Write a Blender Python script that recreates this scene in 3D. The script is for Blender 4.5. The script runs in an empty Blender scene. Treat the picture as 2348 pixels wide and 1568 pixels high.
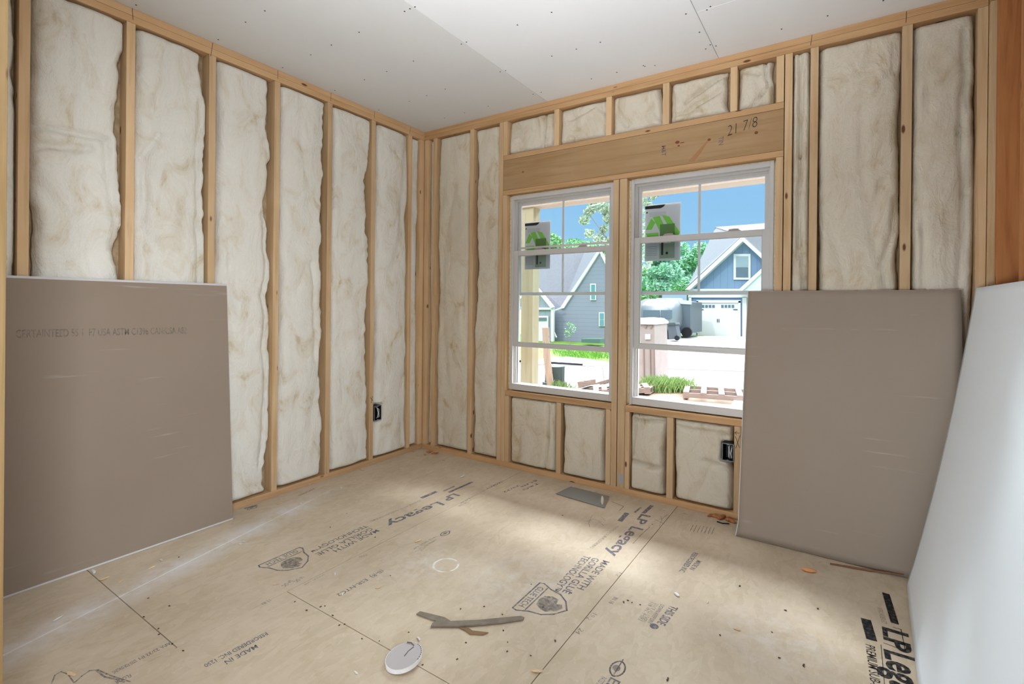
import bpy, bmesh, math, random
from mathutils import Vector, Matrix, noise
random.seed(7)
SC = bpy.context.scene
COL = SC.collection

# ------------------------------------------------------------------ camera
FPX, PCX, PCY = 1121.44, 1199.03, 701.7
YAW, PIT, ROL = -0.5763, -0.0014, 0.0100
CAM = Vector((3.2005, -3.2515, 1.311))
_f = Vector((math.sin(YAW)*math.cos(PIT), math.cos(YAW)*math.cos(PIT), math.sin(PIT)))
_r = Vector((math.cos(YAW), -math.sin(YAW), 0)); _u = _r.cross(_f)
RI = _r*math.cos(ROL)+_u*math.sin(ROL); UP = -_r*math.sin(ROL)+_u*math.cos(ROL); FW = _f
cd = bpy.data.cameras.new('camera'); cam = bpy.data.objects.new('camera', cd); COL.objects.link(cam)
m = Matrix.Identity(4)
for i in range(3):
    m[i][0] = RI[i]; m[i][1] = UP[i]; m[i][2] = -FW[i]; m[i][3] = CAM[i]
cam.matrix_world = m
cd.sensor_width = 36; cd.sensor_fit = 'HORIZONTAL'; cd.lens = FPX/2348*36
cd.shift_x = -(PCX-1174)/2348; cd.shift_y = (PCY-784)/2348
cd.clip_start = 0.02; cd.clip_end = 500
SC.camera = cam

# ------------------------------------------------------------------ view + world + lights
SC.view_settings.view_transform = 'Standard'; SC.view_settings.look = 'None'
SC.view_settings.gamma = 1; SC.view_settings.use_curve_mapping = False
SC.view_settings.exposure = 0.0
W = bpy.data.worlds.new('World'); SC.world = W; W.use_nodes = True
nt = W.node_tree; nt.nodes.clear()
def N(t, k, **kw):
    n = t.nodes.new(k)
    for a, b in kw.items(): setattr(n, a, b)
    return n
wo = N(nt, 'ShaderNodeOutputWorld'); bg = N(nt, 'ShaderNodeBackground')
tc = N(nt, 'ShaderNodeTexCoord'); sx = N(nt, 'ShaderNodeSeparateXYZ')
nt.links.new(tc.outputs['Generated'], sx.inputs[0])
rz = N(nt, 'ShaderNodeValToRGB')
e = rz.color_ramp.elements
e[0].position = 0.0; e[0].color = (.50, .75, .97, 1)
e[1].position = .33; e[1].color = (.26, .56, .94, 1)
a = e.new(.12); a.color = (.36, .66, .96, 1)
a = e.new(.62); a.color = (1., 1., 1., 1)
nt.links.new(sx.outputs['Z'], rz.inputs[0])
rs = N(nt, 'ShaderNodeMapRange'); rs.inputs[1].default_value = .33; rs.inputs[2].default_value = .62
rs.inputs[3].default_value = 1.0; rs.inputs[4].default_value = 5.0
nt.links.new(sx.outputs['Z'], rs.inputs[0])
nt.links.new(rz.outputs[0], bg.inputs[0]); nt.links.new(rs.outputs[0], bg.inputs[1])
nt.links.new(bg.outputs[0], wo.inputs[0])

def light(name, kind, loc, target, energy, color, **kw):
    l = bpy.data.lights.new(name, kind); l.energy = energy; l.color = color
    for a_, b_ in kw.items(): setattr(l, a_, b_)
    o = bpy.data.objects.new(name, l); COL.objects.link(o); o.location = loc
    o.rotation_euler = (Vector(target)-Vector(loc)).to_track_quat('-Z', 'Y').to_euler()
    return o
light('sun', 'SUN', (-6, -20, 22), (0, 4, 0), 1.2, (1, .96, .9), angle=.03)
# added soft suns that strengthen the sky light entering by the windows
light('sky_glow_east', 'SUN', (5.5, 10, 10.5), (0, 0, 0), 4.0, (.86, .94, 1), angle=math.radians(17))
light('sky_glow_middle', 'SUN', (-1.5, 10, 10), (0, 0, 0), 3.2, (.86, .94, 1), angle=math.radians(17))
light('sky_glow_west', 'SUN', (-8.5, 10, 9.5), (0, 0, 0), 7.5, (.84, .93, 1), angle=math.radians(17))
light('rear_fill_light', 'AREA', (1.75, -4.9, .5), (3.65, -.9, .8), 16, (.82, .91, 1), shape='RECTANGLE', size=1.0, size_y=.7, spread=math.radians(80))  # added fill lamp brightening the white sheet; no window stands here
light('side_fill_light', 'AREA', (3.84, -3.5, 1.35), (0, -2.1, .7), 30, (.86, .93, 1), shape='RECTANGLE', size=.8, size_y=1.6, spread=math.radians(85))  # added fill lamp for the left wall, set before a solid right wall
light('bounce_light', 'AREA', (3.0, -3.7, 1.1), (2.4, -2.2, 2.88), 34, (.86, .92, 1), shape='RECTANGLE', size=.6, size_y=.6, spread=math.radians(75))  # added fill lamp aimed up to brighten the ceiling

# ------------------------------------------------------------------ helpers
def ray(u, v): return (RI*((u-PCX)/FPX) - UP*((v-PCY)/FPX) + FW)
def hit(u, v, ax, val):
    d = ray(u, v); return CAM + d*((val-CAM[ax])/d[ax])
def atY(u, v, y): return hit(u, v, 1, y)
def onZ(u, v, z=0.): return hit(u, v, 2, z)

def mat(name, col, rough=.7, metal=0., spec=.3):
    m = bpy.data.materials.new(name); m.use_nodes = True
    b = m.node_tree.nodes['Principled BSDF']
    b.inputs['Base Color'].default_value = (*col, 1); b.inputs['Roughness'].default_value = rough
    b.inputs['Metallic'].default_value = metal; b.inputs['Specular IOR Level'].default_value = spec
    return m
def ramp(t, pts):
    r = N(t, 'ShaderNodeValToRGB'); e = r.color_ramp.elements
    e[0].position, e[0].color = pts[0][0], (*pts[0][1], 1)
    e[1].position, e[1].color = pts[-1][0], (*pts[-1][1], 1)
    for p, c in pts[1:-1]: x = e.new(p); x.color = (*c, 1)
    return r
def coords(t, scale=(1, 1, 1), rnd=True, rot=(0, 0, 0)):
    tc = N(t, 'ShaderNodeTexCoord'); mp = N(t, 'ShaderNodeMapping')
    mp.inputs['Scale'].default_value = scale; mp.inputs['Rotation'].default_value = rot
    t.links.new(tc.outputs['Object'], mp.inputs[0])
    if rnd:
        oi = N(t, 'ShaderNodeObjectInfo'); mu = N(t, 'ShaderNodeVectorMath', operation='SCALE')
        mu.inputs[0].default_value = (37., 19., 53.)
        t.links.new(oi.outputs['Random'], mu.inputs['Scale']); t.links.new(mu.outputs[0], mp.inputs['Location'])
    return mp
def noi(t, mp, sc, det=4, rough=.55, dist=0):
    n = N(t, 'ShaderNodeTexNoise'); n.inputs['Scale'].default_value = sc; n.inputs['Detail'].default_value = det
    n.inputs['Roughness'].default_value = rough; n.inputs['Distortion'].default_value = dist
    t.links.new(mp.outputs[0], n.inputs['Vector']); return n
def mixc(t, fac, a, b, mode='MIX'):
    n = N(t, 'ShaderNodeMix', data_type='RGBA', blend_type=mode)
    for s, v in ((0, fac), (6, a), (7, b)):
        if hasattr(v, 'links'): t.links.new(v, n.inputs[s])
        elif s == 0: n.inputs[0].default_value = v
        else: n.inputs[s].default_value = (*v, 1)
    return n.outputs[2]
def bump(t, h, st, dist=.01):
    b = N(t, 'ShaderNodeBump'); b.inputs['Strength'].default_value = st; b.inputs['Distance'].default_value = dist
    t.links.new(h, b.inputs['Height']); t.links.new(b.outputs[0], t.nodes['Principled BSDF'].inputs['Normal'])
def mrange(t, s, a, b, c=0., d=1.):
    n = N(t, 'ShaderNodeMapRange'); t.links.new(s, n.inputs[0])
    for i, v in enumerate((a, b, c, d)): n.inputs[i+1].default_value = v
    return n.outputs[0]
def math2(t, op, a, b=None):
    n = N(t, 'ShaderNodeMath', operation=op)
    for i, v in enumerate((a, b)):
        if v is None: continue
        if hasattr(v, 'links'): t.links.new(v, n.inputs[i])
        else: n.inputs[i].default_value = v
    return n.outputs[0]

def wood(name, axis, light_c, dark_c, knots=True, var=.12):
    m = mat(name, light_c, .62, spec=.25); t = m.node_tree; P = t.nodes['Principled BSDF']
    s = [26, 26, 26]; s[axis] = 1.3
    mp = coords(t, tuple(s)); n = noi(t, mp, 1.0, 5, .6, .6)
    r = ramp(t, [(.3, dark_c), (.5, light_c), (.75, tuple(min(1, c*1.1) for c in light_c))]); t.links.new(n.outputs[0], r.inputs[0])
    c = r.outputs[0]
    mp3 = coords(t, (3, 3, 3)); n3 = noi(t, mp3, 1.0, 2)
    c = mixc(t, mrange(t, n3.outputs[0], .4, .75, 0, .45), c, tuple(a*b for a, b in zip(light_c, (.86, .72, .6))))
    if knots:
        s2 = [15, 15, 15]; s2[axis] = 5.5
        mp2 = coords(t, tuple(s2)); v = N(t, 'ShaderNodeTexVoronoi'); v.inputs['Scale'].default_value = 1
        t.links.new(mp2.outputs[0], v.inputs['Vector'])
        sp = N(t, 'ShaderNodeSeparateColor'); t.links.new(v.outputs['Color'], sp.inputs[0])
        sel = math2(t, 'GREATER_THAN', sp.outputs[0], .70)
        k = math2(t, 'MULTIPLY', mrange(t, v.outputs['Distance'], .15, .09), sel)
        c = mixc(t, k, c, (.16, .065, .03))
    oi = N(t, 'ShaderNodeObjectInfo'); hv = N(t, 'ShaderNodeHueSaturation')
    t.links.new(mrange(t, oi.outputs['Random'], 0, 1, 1-var, 1+var), hv.inputs['Value']); t.links.new(c, hv.inputs['Color'])
    t.links.new(hv.outputs[0], P.inputs['Base Color']); bump(t, n.outputs[0], .15, .003)
    return m

def finish(bm, name, mt, parent=None, smooth=False, org=None):
    org0 = org
    me = bpy.data.meshes.new(name)
    bmesh.ops.recalc_face_normals(bm, faces=bm.faces[:])
    if parent is not None:
        org = parent.get('_o'); org = Vector(org) if org else Vector((0, 0, 0))
    else:
        lo = [min(v.co[i] for v in bm.verts) for i in range(3)]; hi = [max(v.co[i] for v in bm.verts) for i in range(3)]
        org = Vector(((lo[0]+hi[0])/2, (lo[1]+hi[1])/2, lo[2]))
    if org0 is not None: org = Vector(org0)
    bmesh.ops.translate(bm, verts=bm.verts[:], vec=-org)
    if smooth:
        for f in bm.faces: f.smooth = True
    bm.to_mesh(me); bm.free()
    o = bpy.data.objects.new(name, me); COL.objects.link(o)
    for x in (mt if isinstance(mt, (list, tuple)) else [mt]): me.materials.append(x)
    if parent is not None: o.parent = parent
    else: o.location = org
    o['_o'] = list(org)
    return o
def tag(o, label=None, cat=None, group=None, kind=None):
    if label: o['label'] = label
    if cat: o['category'] = cat
    if group: o['group'] = group
    if kind: o['kind'] = kind
    return o
def thing(name, loc, label, cat, group=None):
    o = bpy.data.objects.new(name, None); COL.objects.link(o); o.location = loc; o['_o'] = list(loc)
    o.empty_display_size = .05
    return tag(o, label, cat, group)
def struct(o): o['kind'] = 'structure'; return o
def BM(): return bmesh.new()
def box(bm, lo, hi, bev=0., mi=0):
    b2 = bmesh.new(); bmesh.ops.create_cube(b2, size=1)
    for v in b2.verts: v.co = Vector([(lo[i]+hi[i])/2+v.co[i]*(hi[i]-lo[i]) for i in range(3)])
    if bev: bmesh.ops.bevel(b2, geom=b2.edges[:], offset=bev, segments=2, affect='EDGES', profile=.6)
    for f in b2.faces: f.material_index = mi
    me = bpy.data.meshes.new('t'); b2.to_mesh(me); b2.free(); bm.from_mesh(me); bpy.data.meshes.remove(me)
    return bm
def prism(bm, pts, vec, mi=0):
    vec = Vector(vec); a = [bm.verts.new(Vector(p)) for p in pts]; b = [bm.verts.new(Vector(p)+vec) for p in pts]
    fs = [bm.faces.new(a), bm.faces.new(b[::-1])]
    n = len(pts)
    for i in range(n): fs.append(bm.faces.new((a[i], b[i], b[(i+1) % n], a[(i+1) % n])))
    for f in fs: f.material_index = mi
    return bm
def tube(bm, pts, r, seg=8, r2=None, cap=True):
    pts = [Vector(p) for p in pts]; rings = []
    n = len(pts)
    for i, p in enumerate(pts):
        d = (pts[min(i+1, n-1)]-pts[max(i-1, 0)]).normalized()
        a = d.orthogonal().normalized() if i == 0 else (rings_a - d*rings_a.dot(d)).normalized()
        rings_a = a
        b = d.cross(a); rr = r if r2 is None else r+(r2-r)*i/(n-1)
        rings.append([bm.verts.new(p+a*math.cos(t)*rr+b*math.sin(t)*rr) for t in [2*math.pi*k/seg for k in range(seg)]])
    for i in range(n-1):
        for k in range(seg): bm.faces.new((rings[i][k], rings[i][(k+1) % seg], rings[i+1][(k+1) % seg], rings[i+1][k]))
    if cap: bm.faces.new(rings[0]); bm.faces.new(rings[-1][::-1])
    return bm
def disc(bm, c, r, h, seg=24, axis=2, mi=0):
    c = Vector(c); A = [Vector((0, 1, 0)), Vector((1, 0, 0)), Vector((1, 0, 0))][axis]; B = [Vector((0, 0, 1)), Vector((0, 0, 1)), Vector((0, 1, 0))][axis]
    ax = Vector((0, 0, 0)); ax[axis] = h
    return prism(bm, [c+A*math.cos(2*math.pi*k/seg)*r+B*math.sin(2*math.pi*k/seg)*r for k in range(seg)], ax, mi)
ORD = ['first', 'second', 'third', 'fourth', 'fifth', 'sixth', 'seventh', 'eighth']

# ------------------------------------------------------------------ materials
PINE_L, PINE_D = (.68, .48, .28), (.54, .35, .18)
pineZ = wood('pine_upright', 2, PINE_L, PINE_D)
pineX = wood('pine_along_x', 0, (.57, .35, .175), (.44, .25, .11))
pineY = wood('pine_along_y', 1, (.62, .40, .215), (.49, .29, .14))
headX = wood('header_pine', 0, (.44, .285, .145), (.36, .215, .095), knots=False, var=.02)
redZ = wood('red_pine', 2, (.47, .20, .07), (.33, .12, .04), knots=True, var=.05)

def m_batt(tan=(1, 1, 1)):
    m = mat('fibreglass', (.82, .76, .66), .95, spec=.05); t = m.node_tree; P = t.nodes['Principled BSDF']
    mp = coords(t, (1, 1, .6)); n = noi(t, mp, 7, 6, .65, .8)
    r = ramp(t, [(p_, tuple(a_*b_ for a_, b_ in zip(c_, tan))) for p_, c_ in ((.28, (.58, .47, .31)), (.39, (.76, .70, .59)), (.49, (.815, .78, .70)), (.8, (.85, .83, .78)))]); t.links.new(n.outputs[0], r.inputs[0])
    t.links.new(r.outputs[0], P.inputs['Base Color'])
    mp2 = coords(t, (1, 1, .5)); n2 = noi(t, mp2, 45, 6, .7, 1.0)
    b1 = N(t, 'ShaderNodeBump'); b1.inputs['Strength'].default_value = .7; b1.inputs['Distance'].default_value = .007
    t.links.new(n2.outputs[0], b1.inputs['Height'])
    b2 = N(t, 'ShaderNodeBump'); b2.inputs['Strength'].default_value = .6; b2.inputs['Distance'].default_value = .03
    t.links.new(n.outputs[0], b2.inputs['Height']); t.links.new(b1.outputs[0], b2.inputs['Normal']); t.links.new(b2.outputs[0], P.inputs['Normal'])
    return m
BATT = m_batt(); BATT_SHADED = m_batt((.89, .83, .74))  # window-wall batts carry that wall's shade as a darker, warmer base colour
def m_plain(name, col, sc=3, amt=.06, rough=.8):
    m = mat(name, col, rough, spec=.15); t = m.node_tree
    mp = coords(t); n = noi(t, mp, sc, 5)
    r = ramp(t, [(.3, tuple(c*(1-amt) for c in col)), (.7, tuple(min(1, c*(1+amt)) for c in col))]); t.links.new(n.outputs[0], r.inputs[0])
    t.links.new(r.outputs[0], t.nodes['Principled BSDF'].inputs['Base Color'])
    return m
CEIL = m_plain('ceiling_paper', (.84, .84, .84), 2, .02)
CEIL_SHADED = m_plain('ceiling_paper_shaded', (.73, .725, .71), 2, .02)  # left panel: light falloff up to the seam put into its base colour
SHEATH = m_plain('sheathing', (.45, .33, .2), 20, .25)
def m_back(lo_, hi_):
    m = mat('grey_back_paper', (.36, .30, .265), .75, spec=.2); t = m.node_tree
    mp = coords(t, (1.2, 1.2, 30), rot=(0, 0, 0)); n = noi(t, mp, 1.6, 3, .5, .2)
    mp2 = coords(t, (1, 1, 1)); n2 = noi(t, mp2, 3.3, 3)
    k = math2(t, 'MULTIPLY', mrange(t, n.outputs[0], .66, .80), mrange(t, n2.outputs[0], .5, .65))
    n4 = noi(t, mp2, 2.0, 4)
    c = mixc(t, n4.outputs[0], lo_, hi_)
    c = mixc(t, math2(t, 'MULTIPLY', k, .6), c, (.6, .56, .52))
    t.links.new(c, t.nodes['Principled BSDF'].inputs['Base Color']); return m
BACKP = m_back((.285, .22, .165), (.32, .255, .205)); BACKR = m_back((.33, .262, .205), (.37, .30, .24))
FACEP = m_plain('white_face_paper', (.82, .86, .89), 1.5, .015, .7)
GYP = m_plain('gypsum_edge', (.80, .78, .76), 40, .05)
def m_floor():
    m = mat('osb_subfloor', (.6, .5, .37), .7, spec=.2); t = m.node_tree; P = t.nodes['Principled BSDF']
    mp = coords(t, (1, 1, 1), rnd=False)
    v = N(t, 'ShaderNodeTexVoronoi'); v.inputs['Scale'].default_value = 42
    mps = coords(t, (1, .45, 1), rnd=False, rot=(0, 0, .4)); nd = noi(t, mps, 9, 2); va = N(t, 'ShaderNodeVectorMath', operation='ADD')
    sc = N(t, 'ShaderNodeVectorMath', operation='SCALE'); sc.inputs['Scale'].default_value = .12
    t.links.new(nd.outputs['Color'], sc.inputs[0]); t.links.new(mps.outputs[0], va.inputs[0]); t.links.new(sc.outputs[0], va.inputs[1])
    t.links.new(va.outputs[0], v.inputs['Vector'])
    sp = N(t, 'ShaderNodeSeparateColor'); t.links.new(v.outputs['Color'], sp.inputs[0])
    c = mixc(t, sp.outputs[0], (.53, .43, .305), (.60, .495, .365))
    n1 = noi(t, mp, 3.2, 6, .65, .5); c = mixc(t, mrange(t, n1.outputs[0], .42, .72, 0, .75), c, (.66, .55, .42))
    n2 = noi(t, mp, 14, 6, .7); c = mixc(t, mrange(t, n2.outputs[0], .52, .72, 0, .35), c, (.46, .33, .2))
    n3 = noi(t, mp, 40, 3); c = mixc(t, mrange(t, n3.outputs[0], .62, .75, 0, .3), c, (.74, .66, .56))
    sx = N(t, 'ShaderNodeSeparateXYZ'); t.links.new(mp.outputs[0], sx.inputs[0])
    # drywall dust swept along the left side of the room
    bx = math2(t, 'MULTIPLY', math2(t, 'ADD', sx.outputs[1], 1.32), -.245)
    dx = math2(t, 'ABSOLUTE', math2(t, 'SUBTRACT', sx.outputs[0], math2(t, 'ADD', bx, .262)))
    nn = noi(t, mp, 5, 5, .7)
    wide = math2(t, 'MULTIPLY', mrange(t, dx, .15, .0), mrange(t, nn.outputs[0], .35, .6))
    ext = mrange(t, sx.outputs[1], -1.0, -1.4)
    wide = math2(t, 'MULTIPLY', wide, ext)
    c = mixc(t, math2(t, 'MULTIPLY', wide, .95), c, (.72, .68, .66))
    thin = math2(t, 'MULTIPLY', mrange(t, dx, .007, .003), math2(t, 'MULTIPLY', ext, mrange(t, nn.outputs[0], .3, .5)))
    c = mixc(t, math2(t, 'MULTIPLY', thin, .7), c, (.85, .83, .82))
    # chalky scuffs in the middle
    for (cx, cy, r) in ((1.42, -1.45, .26), (1.95, -1.30, .34), (3.0, -1.1, .3)):
        d = N(t, 'ShaderNodeVectorMath', operation='DISTANCE'); d.inputs[1].default_value = (cx, cy, 0); t.links.new(mp.outputs[0], d.inputs[0])
        k = math2(t, 'MULTIPLY', mrange(t, d.outputs['Value'], r, r*.2), mrange(t, noi(t, mp, 11, 6, .75).outputs[0], .45, .65))
        c = mixc(t, math2(t, 'MULTIPLY', k, .5), c, (.74, .69, .66))
    d = N(t, 'ShaderNodeVectorMath', operation='DISTANCE'); d.inputs[1].default_value = (1.545, -1.392, 0); t.links.new(mp.outputs[0], d.inputs[0])
    rg = math2(t, 'ABSOLUTE', math2(t, 'SUBTRACT', d.outputs['Value'], .062))
    c = mixc(t, math2(t, 'MULTIPLY', mrange(t, rg, .007, .001), mrange(t, noi(t, mp, 16, 3).outputs[0], .35, .55)), c, (.85, .83, .81))
    t.links.new(c, P.inputs['Base Color']); bump(t, n2.outputs[0], .12, .003)
    return m
FLOOR = m_floor()
def m_ink(name, col, lo, hi):
    m = bpy.data.materials.new(name); m.use_nodes = True; t = m.node_tree; t.nodes.clear()
    o = N(t, 'ShaderNodeOutputMaterial'); mx = N(t, 'ShaderNodeMixShader'); d = N(t, 'ShaderNodeBsdfDiffuse'); tr = N(t, 'ShaderNodeBsdfTransparent')
    d.inputs[0].default_value = (*col, 1)
    mp = coords(t); n = noi(t, mp, 60, 4, .7)
    t.links.new(mrange(t, n.outputs[0], .35, .6, lo, hi), mx.inputs[0]); t.links.new(tr.outputs[0], mx.inputs[1]); t.links.new(d.outputs[0], mx.inputs[2])
    t.links.new(mx.outputs[0], o.inputs[0]); return m
INK = m_ink('grey_ink', (.19, .18, .225), .35, .85)
INKD = m_ink('dark_ink', (.03, .03, .035), .6, 1.)
INKF = m_ink('faint_ink', (.16, .15, .17), .15, .6)
INKB = m_ink('sheet_ink', (.19, .165, .14), .05, .45)
MARK = mat('marker', (.03, .02, .02), .6)
VINYL = mat('white_vinyl', (.62, .595, .57), .35, spec=.4)
SCREW = mat('dark_screw', (.03, .03, .03), .4, .6)
BLACK = mat('black_plastic', (.012, .012, .014), .4)
WHITEP = mat('white_plastic', (.75, .74, .72), .5)
FOAM = m_plain('spray_foam', (.80, .66, .42), 60, .15)
STEEL = mat('galvanised_plate', (.34, .35, .35), .45, .6)
def m_glass():
    m = bpy.data.materials.new('window_glass'); m.use_nodes = True; t = m.node_tree; t.nodes.clear()
    o = N(t, 'ShaderNodeOutputMaterial'); mx = N(t, 'ShaderNodeMixShader'); g = N(t, 'ShaderNodeBsdfGlossy'); tr = N(t, 'ShaderNodeBsdfTransparent')
    g.inputs['Roughness'].default_value = .02; tr.inputs[0].default_value = (.95, .975, .975, 1)
    fr = N(t, 'ShaderNodeFresnel'); fr.inputs[0].default_value = 1.3
    t.links.new(fr.outputs[0], mx.inputs[0]); t.links.new(tr.outputs[0], mx.inputs[1]); t.links.new(g.outputs[0], mx.inputs[2])
    t.links.new(mx.outputs[0], o.inputs[0]); return m
GLASS = m_glass()

# ------------------------------------------------------------------ floor
H = 2.883
bm = BM(); box(bm, (-.12, -6.0, -.05), (4.6, .12, -.02)); floor = struct(finish(bm, 'floor', mat('joist_dark', (.12, .09, .06)), None, org=(0, 0, 0)))
g = .0016
def panel(x0, x1, y0, y1):
    b = BM(); box(b, (x0+g, y0+g, -.02), (x1-g, y1-g, 0), .0008); return finish(b, 'subfloor_panel', FLOOR, floor)
# floor children use floor origin; keep world texture coordinates by matching origins
for o_ in ((-.1, 1.10, -2.405, .1), (-.1, 1.10, -6, -2.405), (1.10, 2.312, -1.966, .1), (1.10, 2.312, -4.4, -1.966), (1.10, 2.312, -6, -4.4), (2.312, 3.53, -3.2, .1), (2.312, 3.53, -6, -3.2), (3.53, 4.6, -6, .1)):
    panel(*o_)

def text_mesh(s, p0, p1, h, up, nrm, mt, parent, bold=0., name='printed_text', sp=1.0, mi=None):
    cu = bpy.data.curves.new('txt', 'FONT'); cu.body = s; cu.size = 1; cu.offset = bold; cu.resolution_u = 3; cu.space_character = sp
    ob = bpy.data.objects.new('txt', cu); COL.objects.link(ob)
    dg = bpy.context.evaluated_depsgraph_get(); me = bpy.data.meshes.new_from_object(ob.evaluated_get(dg))
    bpy.data.objects.remove(ob); bpy.data.curves.remove(cu)
    xs = [v.co.x for v in me.vertices]; ys = [v.co.y for v in me.vertices]
    b = BM(); b.from_mesh(me); bpy.data.meshes.remove(me)
    x0, x1 = min(xs), max(xs); y0 = 0.0 if min(ys) < -.02 and s.upper() != s else min(ys)
    p0 = Vector(p0); p1 = Vector(p1); d = p1-p0; up = Vector(up); cap = .73
    for v in b.verts:
        v.co = p0 + d*((v.co.x-x0)/(x1-x0)) + up*((v.co.y-y0)/cap*h) + Vector(nrm)
    me2 = finish(b, name, mt, parent)
    return me2
def fl_text(s, a, b_, h, mt=None, bold=0., dz=.0006, px=True):
    p0 = onZ(*a) if px else Vector((*a, 0)); p1 = onZ(*b_) if px else Vector((*b_, 0))
    d = (p1-p0).normalized(); up = Vector((-d.y, d.x, 0))
    return text_mesh(s, p0, p1, h, up, (0, 0, dz), mt or INK, floor, bold)
def fl_bar(a, b_, w, mt=None, px=True):
    p0 = onZ(*a) if px else Vector((*a, 0)); p1 = onZ(*b_) if px else Vector((*b_, 0))
    d = (p1-p0).normalized(); s = Vector((-d.y, d.x, 0))*w/2; b = BM()
    f = b.faces.new([b.verts.new(q+Vector((0, 0, .0006))) for q in (p0-s, p1-s, p1+s, p0+s)])
    return finish(b, 'printed_bar', mt or INK, floor)
def fl_poly(pts, mt, z=.0006, closed=True, w=.004):
    b = BM(); n = len(pts); last = n if closed else n-1
    for i in range(last):
        p, q = Vector((*pts[i], z)), Vector((*pts[(i+1) % n], z)); d = (q-p).normalized(); s = Vector((-d.y, d.x, 0))*w/2
        b.faces.new([b.verts.new(k) for k in (p-s-d*w*.4, q-s+d*w*.4, q+s+d*w*.4, p+s-d*w*.4)])
    return b
def shield(cx, cy, s):
    # reads toward -y like the lettering: local right = -y, local up = +x
    def L(a, b): return (cx+b*s, cy-a*s)
    out = [(-1, .62), (-.95, .8), (.95, .8), (1, .62), (.8, .2), (.72, -.25), (.45, -.62), (0, -.9), (-.45, -.62), (-.72, -.25), (-.8, .2)]
    b = fl_poly([L(*p) for p in [(a_, -b_) for a_, b_ in out]], INK, w=.06*s); o = finish(b, 'printed_shield', INK, floor)
    b = fl_poly([L(-.8, -.36), L(.8, -.36)], INK, closed=False, w=.05*s); finish(b, 'printed_shield', INK, floor)
    b = BM(); b.faces.new([b.verts.new((*L(*p), .0006)) for p in [(-.45, .05), (-.3, -.2), (0, -.28), (.3, -.2), (.45, .05), (.5, .3), (.25, .62), (0, .72), (-.2, .6), (-.12, .4), (-.4, .35)]])
    finish(b, 'printed_shield', INKF, floor)
    p0, p1 = L(-.72, -.71), L(.72, -.71)
    fl_text('GLUE TECH', p0, p1, .26*s, INK, .01, px=False)
def leaf(cx, cy, s):
    b = BM(); pts = [(cx+.6*s*math.sin(t)*abs(math.sin(t))**.3, cy-s*math.cos(t)) for t in [2*math.pi*k/20 for k in range(20)]]
    b2 = fl_poly(pts, INK, w=.14*s); finish(b2, 'printed_leaf', INK, floor)
    b2 = fl_poly([(cx, cy+1.3*s), (cx, cy-.8*s)], INK, closed=False, w=.1*s)
    finish(b2, 'printed_leaf', INK, floor)
    b = BM(); b.faces.new([b.verts.new((cx+.34*s*math.cos(t)-.1*s, cy+.4*s*math.sin(t), .0006)) for t in [2*math.pi*k/12 for k in range(12)]]); finish(b, 'printed_leaf', INKF, floor)

# column of print nearest the left wall
fl_text('LP', (1040, 1131), (1012, 1144), .062, INK, .03)
fl_text('Legacy', (1004, 1150), (880, 1200), .075, INK, .02)
fl_text('PREMIUM SUB-FLOORING', (962, 1147), (848, 1195), .018, INKF)
fl_bar((966, 1142), (1001, 1127), .028); fl_bar((1029, 1129), (1083, 1105), .022); fl_bar((1017, 1126), (1042, 1115), .016, INKF)
fl_text('MADE WITH', (862, 1214), (762, 1262), .036, INK, .01)
fl_text('GORILLA GLUE', (848, 1210), (722, 1270), .036, INK, .01)
fl_text('TECHNOLOGY™', (836, 1204), (708, 1262), .036, INK, .01)
p = onZ(665, 1287); shield(p.x, p.y, .115)
fl_text('THIS SIDE UP', (1000, 1228), (945, 1258), .017, INKF); fl_text('KEEP PANELS DRY AND FLAT', (999, 1236), (950, 1264), .011, INKF); fl_text('SPACE ALL EDGES', (992, 1240), (962, 1262), .013, INKF)
p = onZ(1021, 1223); leaf(p.x, p.y, .034)
fl_text('1/8 SPACE', (842, 1270), (822, 1276), .02, INKF)
fl_text('(B-B)  ESR-NTC2', (872, 1305), (768, 1362), .026, INK, .005)
fl_text('REBORDERED INC. 1250', (609, 1449), (466, 1524), .024, INK, .02)
fl_text('MADE IN', (586, 1478), (513, 1516), .026, INK, .02)
fl_text('APA 23/32 IN', (388, 1472), (316, 1509), .02, INK, .01); fl_text('SIZED FOR SPACING', (310, 1512), (256, 1540), .02, INK, .01)
fl_text('FLOOR', (298, 1545), (262, 1562), .022, INK, .01)
fl_text('16 OC', (690, 1322), (672, 1334), .024, INK); fl_text('24 OC', (664, 1330), (645, 1344), .022, INK); fl_text('SCREW LINE', (742, 1316), (695, 1340), .012, INKF)
fl_text('12 IN', (616, 1374), (598, 1384), .022, INK); fl_text('20 IN', (1068, 1150), (1050, 1160), .022, INKF); fl_text('LINE', (1076, 1143), (1054, 1154), .012, INK)
# second column
fl_text('LP', (1470, 1178), (1454, 1198), .062, INK, .03)
fl_text('Legacy', (1449, 1206), (1389, 1270), .075, INK, .02)
fl_text('PREMIUM SUB-FLOORING', (1413, 1205), (1352, 1256), .018, INKF)
fl_bar((1438, 1176), (1421, 1195), .03); fl_bar((1495, 1159), (1475, 1177), .024); fl_bar((1470, 1163), (1455, 1175), .014, INKF)
fl_text('MADE WITH', (1383, 1284), (1322, 1348), .038, INK, .01)
fl_text('GORILLA GLUE', (1360, 1278), (1288, 1357), .038, INK, .01)
fl_text('TECHNOLOGY™', (1340, 1273), (1264, 1352), .038, INK, .01)
p = onZ(1250, 1380); shield(p.x, p.y, .12)
fl_text('REBORDERED INC.', (1590, 1266), (1556, 1310), .026, INK, .02); fl_text('MADE IN', (1598, 1284), (1580, 1304), .026, INK, .02)
fl_text('THIS SIDE', (1537, 1387), (1505, 1428), .036, INK, .02)
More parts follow.
